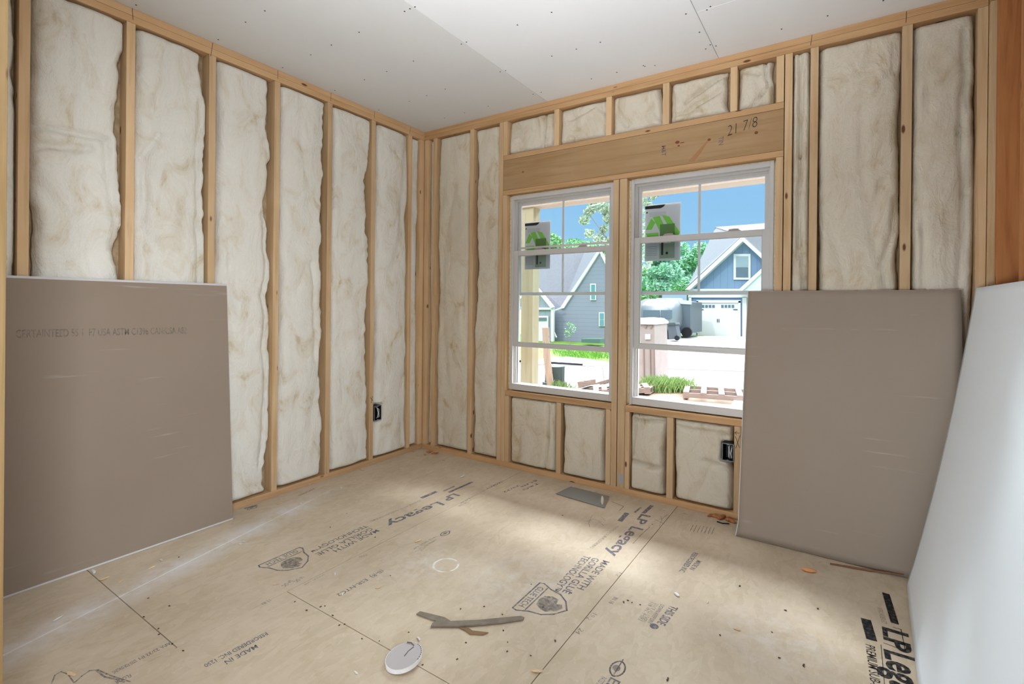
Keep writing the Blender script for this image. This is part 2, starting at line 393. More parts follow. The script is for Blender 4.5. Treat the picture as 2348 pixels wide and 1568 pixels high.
fl_text('DOWN-KEEP DRY', (1515, 1385), (1484, 1428), .018, INK); fl_text('SPACE ALL EDGES', (1502, 1382), (1470, 1424), .018, INKF); fl_text('1/8 IN. MIN', (1492, 1380), (1462, 1420), .016, INKF)
b = BM(); c_ = onZ(1500, 1436); b.faces.new([b.verts.new((c_.x+.018*math.cos(t), c_.y+.018*math.sin(t), .0006)) for t in [k*math.pi/8 for k in range(16)]]); finish(b, 'printed_dot', INK, floor)
p = onZ(1416, 1533); leaf(p.x, p.y, .042)
fl_text('RATED SHEATHING', (1380, 1550), (1350, 1590), .02, INK); fl_text('ES', (1400, 1552), (1384, 1575), .04, INK, .01)
fl_text('12', (1420, 1312), (1410, 1320), .02, INKF); fl_text('IN 16', (1408, 1368), (1395, 1382), .022, INK); fl_text('19.2', (1360, 1405), (1343, 1418), .022, INKF); fl_text('24', (1330, 1440), (1318, 1450), .022, INKF)
for k in range(7): 
    a0 = onZ(1590+k*8, 1203+k*1.2); fl_bar((a0.x, a0.y), (a0.x+.005, a0.y-.1), .004, INKF, px=False)
# third column beside the white sheet
fl_bar((2031, 1360), (2052, 1430), .028, INKD); fl_bar((1985, 1419), (1999, 1468), .036, INKD)
fl_text('LP', (2022, 1436), (2028, 1482), .085, INKD, .03)
q = [onZ(2048, 1438), onZ(2066, 1443), onZ(2076, 1492), onZ(2026, 1474)]
b = fl_poly([(k.x, k.y) for k in q], INKD, closed=False, w=.003); finish(b, 'printed_box', INKD, floor)
fl_text('Legacy', (2028, 1488), (2056, 1640), .105, INKD, .025)
fl_text('PREMIUM SUB-FLOORING', (1984, 1476), (2006, 1650), .032, INKD, .005)
b = fl_poly([(onZ(2020, 1478).x, onZ(2020, 1478).y), (onZ(2030, 1590).x, onZ(2030, 1590).y)], INKD, closed=False, w=.002); finish(b, 'printed_bar', INKD, floor)
fl_text('REBORDERED', (2010, 1392), (2022, 1428), .02, INKF)

def scrib(pts, w=.003, mt=None):
    q_ = [onZ(*p_) for p_ in pts]; finish(fl_poly([(k_.x, k_.y) for k_ in q_], None, closed=False, w=w), 'pencil_scribble', mt or INKF, floor)
scrib([(118, 1568), (126, 1548), (140, 1540), (156, 1546), (170, 1566)], .004)
scrib([(172, 1564), (188, 1550), (205, 1538), (225, 1536), (244, 1545), (262, 1552), (298, 1563)], .005)
scrib([(222, 1538), (240, 1552), (268, 1558), (285, 1564)], .006)
scrib([(1345, 1195), (1360, 1190), (1372, 1194), (1384, 1205)]); scrib([(1358, 1182), (1350, 1198), (1352, 1208)]); scrib([(1495, 1197), (1520, 1188), (1530, 1180)]); scrib([(1452, 1246), (1470, 1226), (1490, 1208)], .004)
scrib([(1512, 1206), (1518, 1190), (1514, 1182)]); scrib([(1500, 1190), (1516, 1198), (1530, 1206)]); scrib([(1388, 1194), (1378, 1184), (1366, 1182)])
for (u_, v_, t_) in ((1130, 1112, 'LEGACY'), (1170, 1120, '23/32'), (1215, 1115, 'T&G'), (1210, 1108, 'SUB'), (700, 1128, 'SUB-FLOORING')):
    fl_text(t_, (u_+18, v_-8), (u_-18, v_+8), .022, INK, .01)
fl_bar((560, 1166), (590, 1158), .016); p = onZ(578, 1165); leaf(p.x, p.y, .03)

# ------------------------------------------------------------------ ceiling
ceil = thing('ceiling', (0, 0, H), None, None); struct(ceil)
SX1, SX2, SY = 1.288, 2.54, hit(1600, 27, 2, H).y
for (x0, x1, y0, y1) in ((-.1, SX1, -6, .1), (SX1, SX2, -6, .1), (SX2, 4.6, SY, .1), (SX2, 4.6, -6, SY)):
    b = BM(); box(b, (x0+.0015, y0+.0015, H), (x1-.0015, y1-.0015, H+.0127), .001); finish(b, 'drywall_panel', CEIL_SHADED if x0 < 0 else CEIL, ceil)
b = BM(); box(b, (-.1, -6, H+.0135), (4.6, .1, H+.03)); finish(b, 'ceiling_backing', mat('attic', (.4, .37, .34)), ceil)
scr = [(146,27),(839,58),(735,119),(588,213),(1346,173),(1197,242),(1086,295),(935,364),(1639,328),(1495,384),(1375,429),(1216,487),(1810,479),(1710,514),(1617,545),(1452,592),(2042,571),(1914,607),(1806,635),(1620,47),(1591,61),(1647,37),(1897,237),(1924,226),(2106,386),(2135,380),(2283,507),(2327,496)]
scr = [(250+a/2.348, b/2.348) for a, b in scr]
scr += [(1100+a/2.348, b/2.348) for a, b in [(387,66),(203,134),(649,227),(520,264),(388,302),(881,353),(889,357),(943,352),(738,389),(601,424),(1110,75),(1223,53),(1242,35),(1183,173),(1217,263),(1241,241),(1272,247),(1625,156),(1873,85),(2173,3)]]
s0 = None
for (u, v) in scr:
    p = onZ(u, v, H)
    if s0 is None:
        b = BM(); disc(b, (0, 0, -.0012), .0042, .002, 10); me = bpy.data.meshes.new('screw'); b.to_mesh(me); b.free(); me.materials.append(SCREW)
    s = bpy.data.objects.new('screw', me); COL.objects.link(s); s.parent = ceil; s.location = Vector((p.x, p.y, 0)); s0 = s

# ------------------------------------------------------------------ framing
D = .09
yk = {k: -.172-(6-k)*.4064 for k in range(7)}          # left wall stud centres
GL, GB, GR = 'full height studs of the left wall', 'studs and cripples of the window wall', 'studs of the right wall'
def studL(y0, y1, z0, z1, label, grp=GL, mt=None, name='stud', cat='stud'):
    b = BM(); box(b, (-D, y0, z0), (0, y1, z1), .002); return tag(finish(b, name, mt or pineZ), label, cat, grp)
def studB(x0, x1, z0, z1, label, grp=GB, mt=None, name='stud', cat='stud'):
    b = BM(); box(b, (x0, 0, z0), (x1, D, z1), .002); return tag(finish(b, name, mt or pineZ), label, cat, grp)
ZB, ZT = .042, 2.805
for k in range(6, -1, -1):
    studL(yk[k]-.0195, yk[k]+.0195, ZB, ZT, 'pale pine stud on the left wall, %s full-height stud from the room corner' % ORD[6-k])
studL(-.052, -.002, ZB, ZT, 'reddish pine corner post ending the left wall, tight in the room corner', mt=pineZ)
studB(.0, .052, ZB, ZT, 'pine corner post ending the window wall, tight in the room corner')
studB(.108, .149, ZB, ZT, 'narrow pine stud just right of the room corner on the window wall')
studB(.533, .573, ZB, ZT, 'pine stud standing between two batts left of the windows')
studB(.842, .881, ZB, ZT, 'full-height pine king stud left of the left window')
studB(.883, .921, ZB, 2.205, 'pine jack stud touching the left window frame, under the header')
studB(1.842, 1.884, ZB, 2.205, 'left one of the two pine posts between the windows')
studB(1.890, 1.944, ZB, 2.205, 'right one of the two pine posts between the windows')
studB(2.870, 2.908, ZB, 2.205, 'pine jack stud touching the right window, under the header')
studB(2.913, 2.952, ZB, ZT, 'full-height pine king stud right of the right window')
studB(3.042, 3.082, ZB, ZT, 'pine stud beside the narrow creased batt right of the windows')
studB(3.460, 3.504, ZB, ZT, 'pine stud with a dark split knot, between the two wide batts right of the windows')
studB(3.757, 3.796, ZB, ZT, 'pine end stud of the window wall in the right corner')
for i, (x0, x1) in enumerate(((.883, .922), (1.355, 1.396), (1.780, 1.822), (2.188, 2.231), (2.612, 2.652), (2.867, 2.908))):
    studB(x0, x1, 2.529, ZT, 'short pine cripple above the header, %s from the left' % ORD[i])
for i, (x0, x1) in enumerate(((.923, .960), (1.398, 1.438), (1.802, 1.840), (1.946, 1.978), (2.238, 2.280), (2.655, 2.693))):
    studB(x0, x1, ZB, .578, ['short pine cripple under the left window beside its left jack stud', 'short pine cripple with a dark knot under the middle of the left window', 'short pine cripple under the right end of the left window sill', 'short pine cripple under the left end of the right window sill', 'short pine cripple under the right window between two batts', 'short pine cripple marked with an X and an arrow beside the outlet box'][i])
# plates, sills, header
def plate(lo, hi, mt, name, label, cat='plate', grp=None):
    b = BM(); box(b, lo, hi, .002); return tag(finish(b, name, mt), label, cat, grp)
plate((-D, -2.9, 0), (0, -.0015, .042), pineY, 'bottom_plate', 'pine bottom plate along the floor of the left wall')
plate((-D, 0, 0), (3.885, D, .042), pineX, 'bottom_plate', 'pine bottom plate along the floor under the windows')
plate((-D, -2.9, 2.806), (0, -.0015, 2.8435), pineY, 'top_plate', 'lower pine top plate of the left wall')
plate((-D, -2.9, 2.8445), (0, -.0015, 2.8825), pineY, 'top_plate', 'upper pine top plate of the left wall against the ceiling')
plate((-D, 0, 2.806), (3.796, D, 2.8435), pineX, 'top_plate', 'lower pine top plate of the window wall')
plate((-D, 0, 2.8445), (3.796, D, 2.8825), pineX, 'top_plate', 'upper pine top plate of the window wall against the ceiling')
hd = plate((.883, .002, 2.2435), (2.909, D, 2.488), headX, 'header_beam', 'wide pine header board over both windows with pencilled numbers', 'header')
plate((.883, 0, 2.4895), (2.909, D, 2.528), pineX, 'header_plate', 'pine plate lying on top of the header board', 'plate')
plate((.883, 0, 2.2065), (2.909, D, 2.242), pineX, 'header_plate', 'pine plate under the header board, over the window heads', 'plate')
plate((.922, 0, .5795), (1.841, D, .620), pineX, 'rough_sill', 'pine rough sill under the left window', 'sill')
plate((1.945, 0, .5795), (2.869, D, .620), pineX, 'rough_sill', 'pine rough sill under the right window', 'sill')
# marks on the header
def wtext(s, a, b_, h, mt, parent, y=-.0005, bold=0, name='written_mark', lean=0.):
    p0, p1 = atY(*a, 0), atY(*b_, 0); p0.y = p1.y = 0; d = (p1-p0).normalized(); up = Vector((-d.z+lean, 0, d.x))
    if d.x < .3: up = Vector((-d.z, 0, d.x))
    return text_mesh(s, p0, p1, h, up, (0, y, 0), mt, parent, bold, name)
wtext('21 7/8', (1668, 312), (1736, 290), .07, MARK, hd, y=.0012, bold=-.02, lean=.2)
wtext('M&T', (1517, 335), (1517, 358), .03, INK, hd, y=.0012, bold=.01); wtext('TIN', (1648, 314), (1648, 333), .03, INK, hd, y=.0012)
KNOT = mat('pine_knot', (.20, .06, .025), .5)
def knot(u, v, r1, r2, par):
    p = atY(u, v, 0); b = BM(); prism(b, [(p.x+r1*math.cos(t), .0013, p.z+r2*math.sin(t)) for t in [k*math.pi/8 for k in range(16)]], (0, .002, 0)); finish(b, 'knot', KNOT, par)
for a in ((1553, 326, .014, .010), (1564, 327, .016, .003), (1556, 334, .008, .005), (1626, 320, .010, .008), (1734, 304, .010, .009), (1199, 394, .008, .006)): knot(*a, hd)
GRAINR = mat('pine_red_streak', (.42, .2, .09), .6)
b = BM(); prism(b, [atY(u, v, .0012) for u, v in ((1578, 370), (1600, 346), (1622, 322), (1624, 323), (1606, 352), (1590, 371))], (0, .001, 0)); finish(b, 'grain_streak', GRAINR, hd)
def xmark(pts_list, parent, w=.003, plane='B'):
    b = BM()
    for a, c in pts_list:
        if plane == 'B':
            p, q = atY(*a, 0), atY(*c, 0); n_ = Vector((0, 1, 0)); off = Vector((0, -.0006, 0))
        else:
            p, q = hit(*a, 0, 0.), hit(*c, 0, 0.); n_ = Vector((1, 0, 0)); off = Vector((.0006, 0, 0))
        d = (q-p).normalized(); s = d.cross(n_)*w/2
        b.faces.new([b.verts.new(k+off) for k in (p-s, q-s, q+s, p+s)])
    return finish(b, 'marker_line', MARK, parent)
byl = {o.get('label'): o for o in COL.objects}
xmark([((1686, 1000), (1696, 1027)), ((1697, 998), (1687, 1028)), ((1685, 992), (1696, 993)), ((1685, 992), (1690, 988)), ((1685, 992), (1689, 997))], byl['short pine cripple marked with an X and an arrow beside the outlet box'])
xmark([((849, 911), (855, 919)), ((854, 908), (851, 924))], byl['pale pine stud on the left wall, second full-height stud from the room corner'], plane='L', w=.004)
for (u0, v0, u1, v1) in ((303, 17, 305, 46), (488, 98, 483, 129), (637.5, 160, 637, 180), (759, 212, 758.5, 232), (859, 254, 858, 272), (942, 291, 939, 306)):
    par = byl['lower pine top plate of the left wall']; xmark([((u0, v0), (u1, v1))], par, .0025, 'L')
for (u0, v0, u1, v1) in ((1862, 80, 1859, 104), (2079, 26, 2077, 52)):
    xmark([((u0, v0), (u1, v1))], byl['lower pine top plate of the window wall'], .0025)
# grey square of tape on the post under the right window
b = BM(); p = atY(1419, 1086, 0); q = atY(1428, 1110, 0); box(b, (p.x, -.001, q.z), (q.x, .0, p.z)); finish(b, 'grey_plate', mat('nail_plate', (.42, .42, .47), .5, .3), byl['right one of the two pine posts between the windows'])

# right wall: open studs
for i, y0 in enumerate((-.040, -.190, -.561, -.96, -1.37, -1.78, -2.18, -2.59)):
    b = BM(); box(b, (3.797, y0, ZB), (3.885, y0+.038, ZT), .002)
    tag(finish(b, 'stud', redZ if i else pineZ), ['pale edged pine stud closing the right wall at the room corner', 'reddish pine stud of the right wall next to the corner stud', 'pine stud at the right edge of the photo above the white sheet'][i] if i < 3 else 'pine stud of the right wall hidden behind the white drywall sheet', 'stud', GR)
plate((3.797, -2.9, 0), (3.885, -.0015, .041), pineY, 'bottom_plate', 'pine bottom plate along the floor of the right wall')
plate((3.797, -2.9, 2.806), (3.885, -.0015, 2.882), pineY, 'top_plate', 'pine top plate of the right wall under the ceiling')
b = BM(); box(b, (3.886, -6, 0), (3.90, .1, H)); struct(finish(b, 'wall_right', m_plain('right_wall_back', (.50, .30, .15), 8, .1)))
b = BM(); box(b, (-.115, -6, -.02), (-.0915, .1, H)); struct(finish(b, 'wall_left', SHEATH))
b = BM(); y0, y1 = .0915, .118
for lo, hi in (((-.115, y0, -.4), (.930, y1, 3.1)), ((1.842, y0, -.4), (1.946, y1, 3.1)), ((2.870, y0, -.4), (4.3, y1, 3.1)), ((.930, y0, -.4), (1.842, y1, .622)), ((1.946, y0, -.4), (2.870, y1, .622)), ((.930, y0, 2.204), (1.842, y1, 3.1)), ((1.946, y0, 2.204), (2.870, y1, 3.1))):
    box(b, lo, hi)
struct(finish(b, 'wall_back', SHEATH))
# rear wall return with the rough opening the photo is taken from
b = BM(); box(b, (-.09, -3.05, 0), (1.295, -2.92, H)); struct(finish(b, 'wall_rear', m_plain('rear_wall', (.55, .45, .34), 5, .1)))
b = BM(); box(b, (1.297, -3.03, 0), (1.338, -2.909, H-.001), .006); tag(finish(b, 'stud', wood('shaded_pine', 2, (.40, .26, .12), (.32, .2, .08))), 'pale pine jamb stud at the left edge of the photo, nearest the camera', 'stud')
b = BM(); box(b, (-.1, -6.1, 0), (3.9, -6.02, H)); struct(finish(b, 'wall_far', m_plain('far_room', (.6, .55, .48), 3, .05)))

# ------------------------------------------------------------------ insulation
def sst(a, b, x):
    t = max(0., min(1., (x-a)/(b-a))); return t*t*(3-2*t)
def batt(wall, a0, a1, z0, z1, label, seed, bulge=.02, base=-.004, folds=(), gl=.012, gr=.02, edge=.03, amp=.010, grp=None, gt=.006, hole=None):
    w, h = a1-a0, z1-z0; st = .011 if h < 1 else .014
    nu = max(8, int(w/st)); nv = max(10, int(h/st))
    S = seed*7.31
    bmx = BM(); rows = []
    def edgeoff(g_, z, s):
        n = noise.noise(Vector((s, z*1.6, S)))*1.2+noise.noise(Vector((s, z*6, S+3)))*.55+noise.noise(Vector((s, z*22, S+5)))*.22
        return max(-.0005, g_*(.35+n*1.6))
    for j in range(nv+1):
        zz = z0+h*j/nv; L = a0+edgeoff(gl, zz, 1.7); R = a1-edgeoff(gr, zz, 9.1); row = []
        for i in range(nu+1):
            u = i/nu; a = L+(R-L)*u
            bt = max(0, edgeoff(gt, a*2.2, 4.4)); z = zz
            if j == nv: z = z1-bt
            if j == 0: z = z0+max(0, edgeoff(gt, a*2.2, 14.4))
            de = min(a-L, R-a); dz = min(z1-zz, zz-z0)
            pr = (1-(1-min(1, de/edge))**2.2)*(1-(1-min(1, dz/(edge*.9)))**2.2)
            n = noise.fractal(Vector((a*3.2, zz*1.7, S)), 1, 2, 3)*amp*1.2+noise.fractal(Vector((a*10, zz*7, S+9)), 1, 2, 3)*amp*.38+noise.noise(Vector((a*38, zz*30, S)))*amp*.13
            rd = 1-abs(noise.noise(Vector((a*4.5+S, zz*1.1, S+20))))*5; 
            n -= max(0, rd)*amp*.9
            d = base+bulge*math.sin(math.pi*min(1, max(0, u)))**.6+n
            for (u0, q0, u1, q1, dep, wd) in folds:
                px, pz = u0*w, q0; qx, qz = u1*w, q1; X, Z = u*w, zz
                X += noise.noise(Vector((zz*5, a*5, S)))*.012; Z += noise.noise(Vector((zz*5, a*5, S+7)))*.015
                vx, vz = qx-px, qz-pz; t = max(0, min(1, ((X-px)*vx+(Z-pz)*vz)/(vx*vx+vz*vz)))
                dd = math.hypot(X-px-vx*t, Z-pz-vz*t); d -= dep*math.exp(-(dd/wd)**2)*(1 if t in (0, 1) else 1)
            rec = -.055
            if hole and hole[0] < a < hole[1] and hole[2] < zz < hole[3]: pr = 0; rec = -.087
            d = rec+(d-rec)*pr
            row.append((a, z, d))
        rows.append(row)
    def P(a, z, d): return Vector((d, a, z)) if wall == 'L' else Vector((a, -d, z))
    V = [[bmx.verts.new(P(*c)) for c in r] for r in rows]
    for j in range(nv):
        for i in range(nu): bmx.faces.new((V[j][i], V[j][i+1], V[j+1][i+1], V[j+1][i]))
    # sides and back
    loop = [V[0][i] for i in range(nu+1)]+[V[j][nu] for j in range(1, nv+1)]+[V[nv][i] for i in range(nu-1, -1, -1)]+[V[j][0] for j in range(nv-1, 0, -1)]
    bk = []
    for v in loop:
        c = v.co.copy()
        if wall == 'L': c.x = -.0885
        else: c.y = .0885
        bk.append(bmx.verts.new(c))
    n = len(loop)
    for i in range(n): bmx.faces.new((loop[i], loop[(i+1) % n], bk[(i+1) % n], bk[i]))
    bmx.faces.new(bk)
    o = finish(bmx, 'insulation_batt', BATT if wall == 'L' else BATT_SHADED, smooth=True)
    return tag(o, label, 'insulation', grp)
GI = 'fibreglass batts of the left wall'; GJ = 'fibreglass batts of the window wall'
lab = 'cream fibreglass batt of the left wall, between its %s and %s studs from the corner'
e_ = .0205
batt('L', yk[6]+e_, -.0525, ZB+.003, ZT-.003, 'narrow strip of fibreglass between the corner post and first stud of the left wall', 1, bulge=.0, base=-.02, edge=.015, grp=GI, gl=.006, gr=.01)
batt('L', yk[5]+e_, yk[6]-e_, ZB+.003, ZT-.003, lab % ('first', 'second'), 2, grp=GI, folds=((.0, .5, .3, .6, .008, .03),), gr=.014, hole=(yk[5]+.0, yk[5]+.0195+.082, .345, .482))
batt('L', yk[4]+e_, yk[5]-e_, ZB+.003, ZT-.003, lab % ('second', 'third'), 3, grp=GI, gr=.035)
batt('L', yk[3]+e_, yk[4]-e_, ZB+.003, ZT-.003, lab % ('third', 'fourth'), 4, grp=GI, gr=.03, folds=((.75, 1.6, .82, .9, .02, .02),))
batt('L', yk[2]+e_, yk[3]-e_, ZB+.003, ZT-.003, lab % ('fourth', 'fifth'), 5, grp=GI, gr=.035, bulge=.022, folds=((.9, 1.9, .86, .25, .03, .02), (.22, 1.7, .3, 1.1, .02, .02), (.15, 1.45, .2, 1.2, .02, .03)))
batt('L', yk[1]+e_, yk[2]-e_, ZB+.003, ZT-.003, lab % ('fifth', 'sixth'), 6, grp=GI, gr=.03, bulge=.012, folds=((.9, 2.5, .86, 1.2, .03, .018), (.08, 2.1, .3, 2.25, .03, .02), (.12, 2.1, .1, 1.75, .03, .02), (.02, 1.75, .3, 1.6, .02, .03)))
batt('L', yk[0]+e_, yk[1]-e_, ZB+.003, ZT-.003, lab % ('sixth', 'seventh'), 7, grp=GI, gr=.03, bulge=.014, folds=((.0, 2.14, .78, 2.16, .035, .014), (.0, 2.05, .6, 2.09, .028, .02), (.8, 2.16, .92, 1.6, .02, .018), (.02, 1.9, .25, 1.75, .02, .03)))
batt('L', -2.898, yk[0]-e_, ZB+.003, ZT-.003, 'cream fibreglass batt at the left edge of the photo, beyond the seventh stud', 8, grp=GI, bulge=.02, gr=.02)
kw = dict(grp=GJ, bulge=.006, base=-.008)
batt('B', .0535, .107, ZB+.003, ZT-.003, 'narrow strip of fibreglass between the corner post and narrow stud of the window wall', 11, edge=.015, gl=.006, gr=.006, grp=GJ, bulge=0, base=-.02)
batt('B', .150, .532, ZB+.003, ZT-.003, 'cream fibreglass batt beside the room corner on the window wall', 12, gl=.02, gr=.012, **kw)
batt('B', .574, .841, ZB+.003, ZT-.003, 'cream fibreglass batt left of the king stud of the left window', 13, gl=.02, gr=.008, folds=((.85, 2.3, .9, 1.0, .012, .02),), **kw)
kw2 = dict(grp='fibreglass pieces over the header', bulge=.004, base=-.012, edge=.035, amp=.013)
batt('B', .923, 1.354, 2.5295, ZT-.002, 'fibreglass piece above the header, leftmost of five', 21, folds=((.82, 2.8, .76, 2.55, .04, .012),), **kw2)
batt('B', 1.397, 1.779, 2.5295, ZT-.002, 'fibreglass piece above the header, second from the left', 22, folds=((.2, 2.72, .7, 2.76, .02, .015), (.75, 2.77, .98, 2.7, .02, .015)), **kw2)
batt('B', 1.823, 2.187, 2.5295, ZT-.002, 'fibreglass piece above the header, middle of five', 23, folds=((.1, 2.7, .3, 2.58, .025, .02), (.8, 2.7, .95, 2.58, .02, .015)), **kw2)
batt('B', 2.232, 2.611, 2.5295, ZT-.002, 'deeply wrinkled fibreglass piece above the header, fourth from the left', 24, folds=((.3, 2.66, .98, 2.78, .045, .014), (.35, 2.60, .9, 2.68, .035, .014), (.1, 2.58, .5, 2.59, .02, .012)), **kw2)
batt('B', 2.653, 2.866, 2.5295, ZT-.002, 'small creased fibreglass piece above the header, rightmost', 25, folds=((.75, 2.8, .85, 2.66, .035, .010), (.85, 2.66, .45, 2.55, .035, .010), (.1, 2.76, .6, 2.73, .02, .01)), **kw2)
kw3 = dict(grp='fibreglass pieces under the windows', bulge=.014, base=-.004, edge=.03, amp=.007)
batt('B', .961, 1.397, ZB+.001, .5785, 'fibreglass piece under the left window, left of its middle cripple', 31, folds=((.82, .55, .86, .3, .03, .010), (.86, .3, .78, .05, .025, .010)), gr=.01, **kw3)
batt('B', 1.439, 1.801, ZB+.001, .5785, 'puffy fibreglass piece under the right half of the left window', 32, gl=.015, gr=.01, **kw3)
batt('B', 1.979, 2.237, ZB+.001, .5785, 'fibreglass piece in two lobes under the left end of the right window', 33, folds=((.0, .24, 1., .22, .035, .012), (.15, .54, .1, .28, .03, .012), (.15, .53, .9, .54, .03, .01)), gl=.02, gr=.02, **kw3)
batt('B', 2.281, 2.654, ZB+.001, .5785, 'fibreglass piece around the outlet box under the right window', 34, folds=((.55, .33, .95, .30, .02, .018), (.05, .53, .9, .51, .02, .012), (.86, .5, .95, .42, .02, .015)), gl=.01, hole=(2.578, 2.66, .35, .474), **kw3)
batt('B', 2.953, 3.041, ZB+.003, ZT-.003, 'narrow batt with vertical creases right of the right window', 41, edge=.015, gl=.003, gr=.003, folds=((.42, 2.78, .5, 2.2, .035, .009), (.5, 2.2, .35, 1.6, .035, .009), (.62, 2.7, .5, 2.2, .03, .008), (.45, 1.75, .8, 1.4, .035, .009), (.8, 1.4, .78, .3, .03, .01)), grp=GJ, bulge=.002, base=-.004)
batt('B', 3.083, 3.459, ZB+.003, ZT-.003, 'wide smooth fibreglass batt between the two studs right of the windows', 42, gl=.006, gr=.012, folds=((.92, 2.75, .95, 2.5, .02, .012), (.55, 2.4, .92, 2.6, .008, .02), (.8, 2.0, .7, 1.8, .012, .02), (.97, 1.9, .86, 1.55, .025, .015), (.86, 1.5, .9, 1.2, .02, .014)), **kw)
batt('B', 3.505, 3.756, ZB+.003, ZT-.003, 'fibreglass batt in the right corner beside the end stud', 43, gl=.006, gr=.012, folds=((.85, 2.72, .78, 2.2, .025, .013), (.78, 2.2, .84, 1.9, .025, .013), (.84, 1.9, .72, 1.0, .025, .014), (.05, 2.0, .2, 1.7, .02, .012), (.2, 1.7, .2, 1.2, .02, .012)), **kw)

# ------------------------------------------------------------------ windows
def ring(bm, x0, x1, z0, z1, w, y0, y1, wb=None, wt=None, bev=.002):
    wb = wb or w; wt = wt or w
    box(bm, (x0, y0, z0), (x0+w, y1, z1), bev); box(bm, (x1-w, y0, z0), (x1, y1, z1), bev)
    box(bm, (x0+w, y0, z0), (x1-w, y1, z0+wb), bev); box(bm, (x0+w, y0, z1-wt), (x1-w, y1, z1), bev)
def window(n, X0, X1, zr, label, locks):
    z0, z1 = .628, 2.196
    w = thing('window_%d' % n, ((X0+X1)/2, .06, z0), label, None); struct(w)
    b = BM(); ring(b, X0, X1, z0, z1, .022, .034, .118, .05, .03)
    for s, xx in ((1, X0+.022), (-1, X1-.022)):   # stepped jamb liners
        for k, (yy, dd) in enumerate(((.060, .006), (.072, .012), (.092, .018))):
            lo, hi = sorted((xx, xx+s*dd)); box(b, (lo, yy, z0+.05), (hi, yy+.012 if k < 2 else .116, z1-.03), .001)
    box(b, (X0+.022, .066, z1-.044), (X1-.022, .116, z1-.03), .001); box(b, (X0+.022, .088, z1-.056), (X1-.022, .116, z1-.044), .001)
    finish(b, 'window_frame', VINYL, w)
    # foam in the gap round the frame
    b = BM(); n_ = 60
    for side in (0, 1):
        lo, hi = (X0-.022, X0-.001) if side == 0 else (X1+.001, X1+.012)
        pts = []
        for k in range(n_):
            z = z0+(z1-z0)*k/(n_-1); pts.append(Vector(((lo+hi)/2, .047+.004*noise.noise(Vector((k*.7, side, n))), z)))
        tube(b, pts, abs(hi-lo)*.45, 6)
    tube(b, [Vector((X0+(X1-X0)*k/30, .044+.003*noise.noise(Vector((k*.9, 3, n))), z1+.004)) for k in range(31)], .0045, 6)
    finish(b, 'foam_seal', FOAM, w, smooth=True)
    # upper sash (outer track)
    ux0, ux1, uz0, uz1 = X0+.038, X1-.038, 1.392, z1-.052
    us = thing('upper_sash', (0, 0, 0), None, None); us.parent = w; us['_o'] = list(w['_o']); us.location = (0, 0, 0)
    bpy.data.objects.remove(us)
    b = BM(); ring(b, ux0, ux1, uz0, uz1, .018, .094, .112, .026, .02, .0015); us = finish(b, 'upper_sash', VINYL, w)
    b = BM(); mx = (ux0+ux1)/2; mz = uz0+(uz1-uz0)*.515
    box(b, (mx-.008, .1005, uz0+.02), (mx+.008, .1065, uz1-.015), .001); box(b, (ux0+.012, .1008, mz-.008), (ux1-.012, .1062, mz+.008), .001)
    finish(b, 'muntin', VINYL, us)
    b = BM(); box(b, (ux0+.014, .1075, uz0+.02), (ux1-.014, .1105, uz1-.016)); finish(b, 'glass_pane', GLASS, us)
    # lower sash (inner track), slid part way up
    lx0, lx1, lz0, lz1 = X0+.020, X1-.020, zr-.775, zr
    b = BM(); ring(b, lx0, lx1, lz0, lz1, .042, .046, .076, .036, .040, .002)
    box(b, (lx0+.3, .040, lz0+.004), (lx1-.3, .0465, lz0+.012), .001)
    ls = finish(b, 'lower_sash', VINYL, w)
    b = BM(); ring(b, lx0+.040, lx1-.040, lz0+.034, lz1-.038, .006, .050, .058, bev=0); finish(b, 'glazing_bead', mat('bead_%d' % n, (.5, .5, .49), .4), ls)
    b = BM(); box(b, (lx0+.038, .060, lz0+.032), (lx1-.038, .063, lz1-.036)); finish(b, 'glass_pane', GLASS, ls)
    for fx in locks:
        b = BM(); cx = lx0+(lx1-lx0)*fx
        prism(b, [(cx-.045, .052, lz1), (cx+.045, .052, lz1), (cx+.03, .052, lz1+.008), (cx-.03, .052, lz1+.008)], (0, .02, 0))
        prism(b, [(cx-.03, .050, lz1+.008), (cx+.022, .050, lz1+.008), (cx+.03, .050, lz1+.014), (cx-.0, .050, lz1+.016), (cx-.032, .050, lz1+.013)], (0, .012, 0)); finish(b, 'sash_lock', mat('lock_%d' % n, (.42, .38, .35), .4), ls)
    return w
window(1, .944, 1.830, 1.752, 'left double-hung white window, lower sash raised', (.28, .73))
window(2, 1.962, 2.857, 1.792, 'right double-hung white window, lower sash raised behind the leaning sheet', (.28, .76))

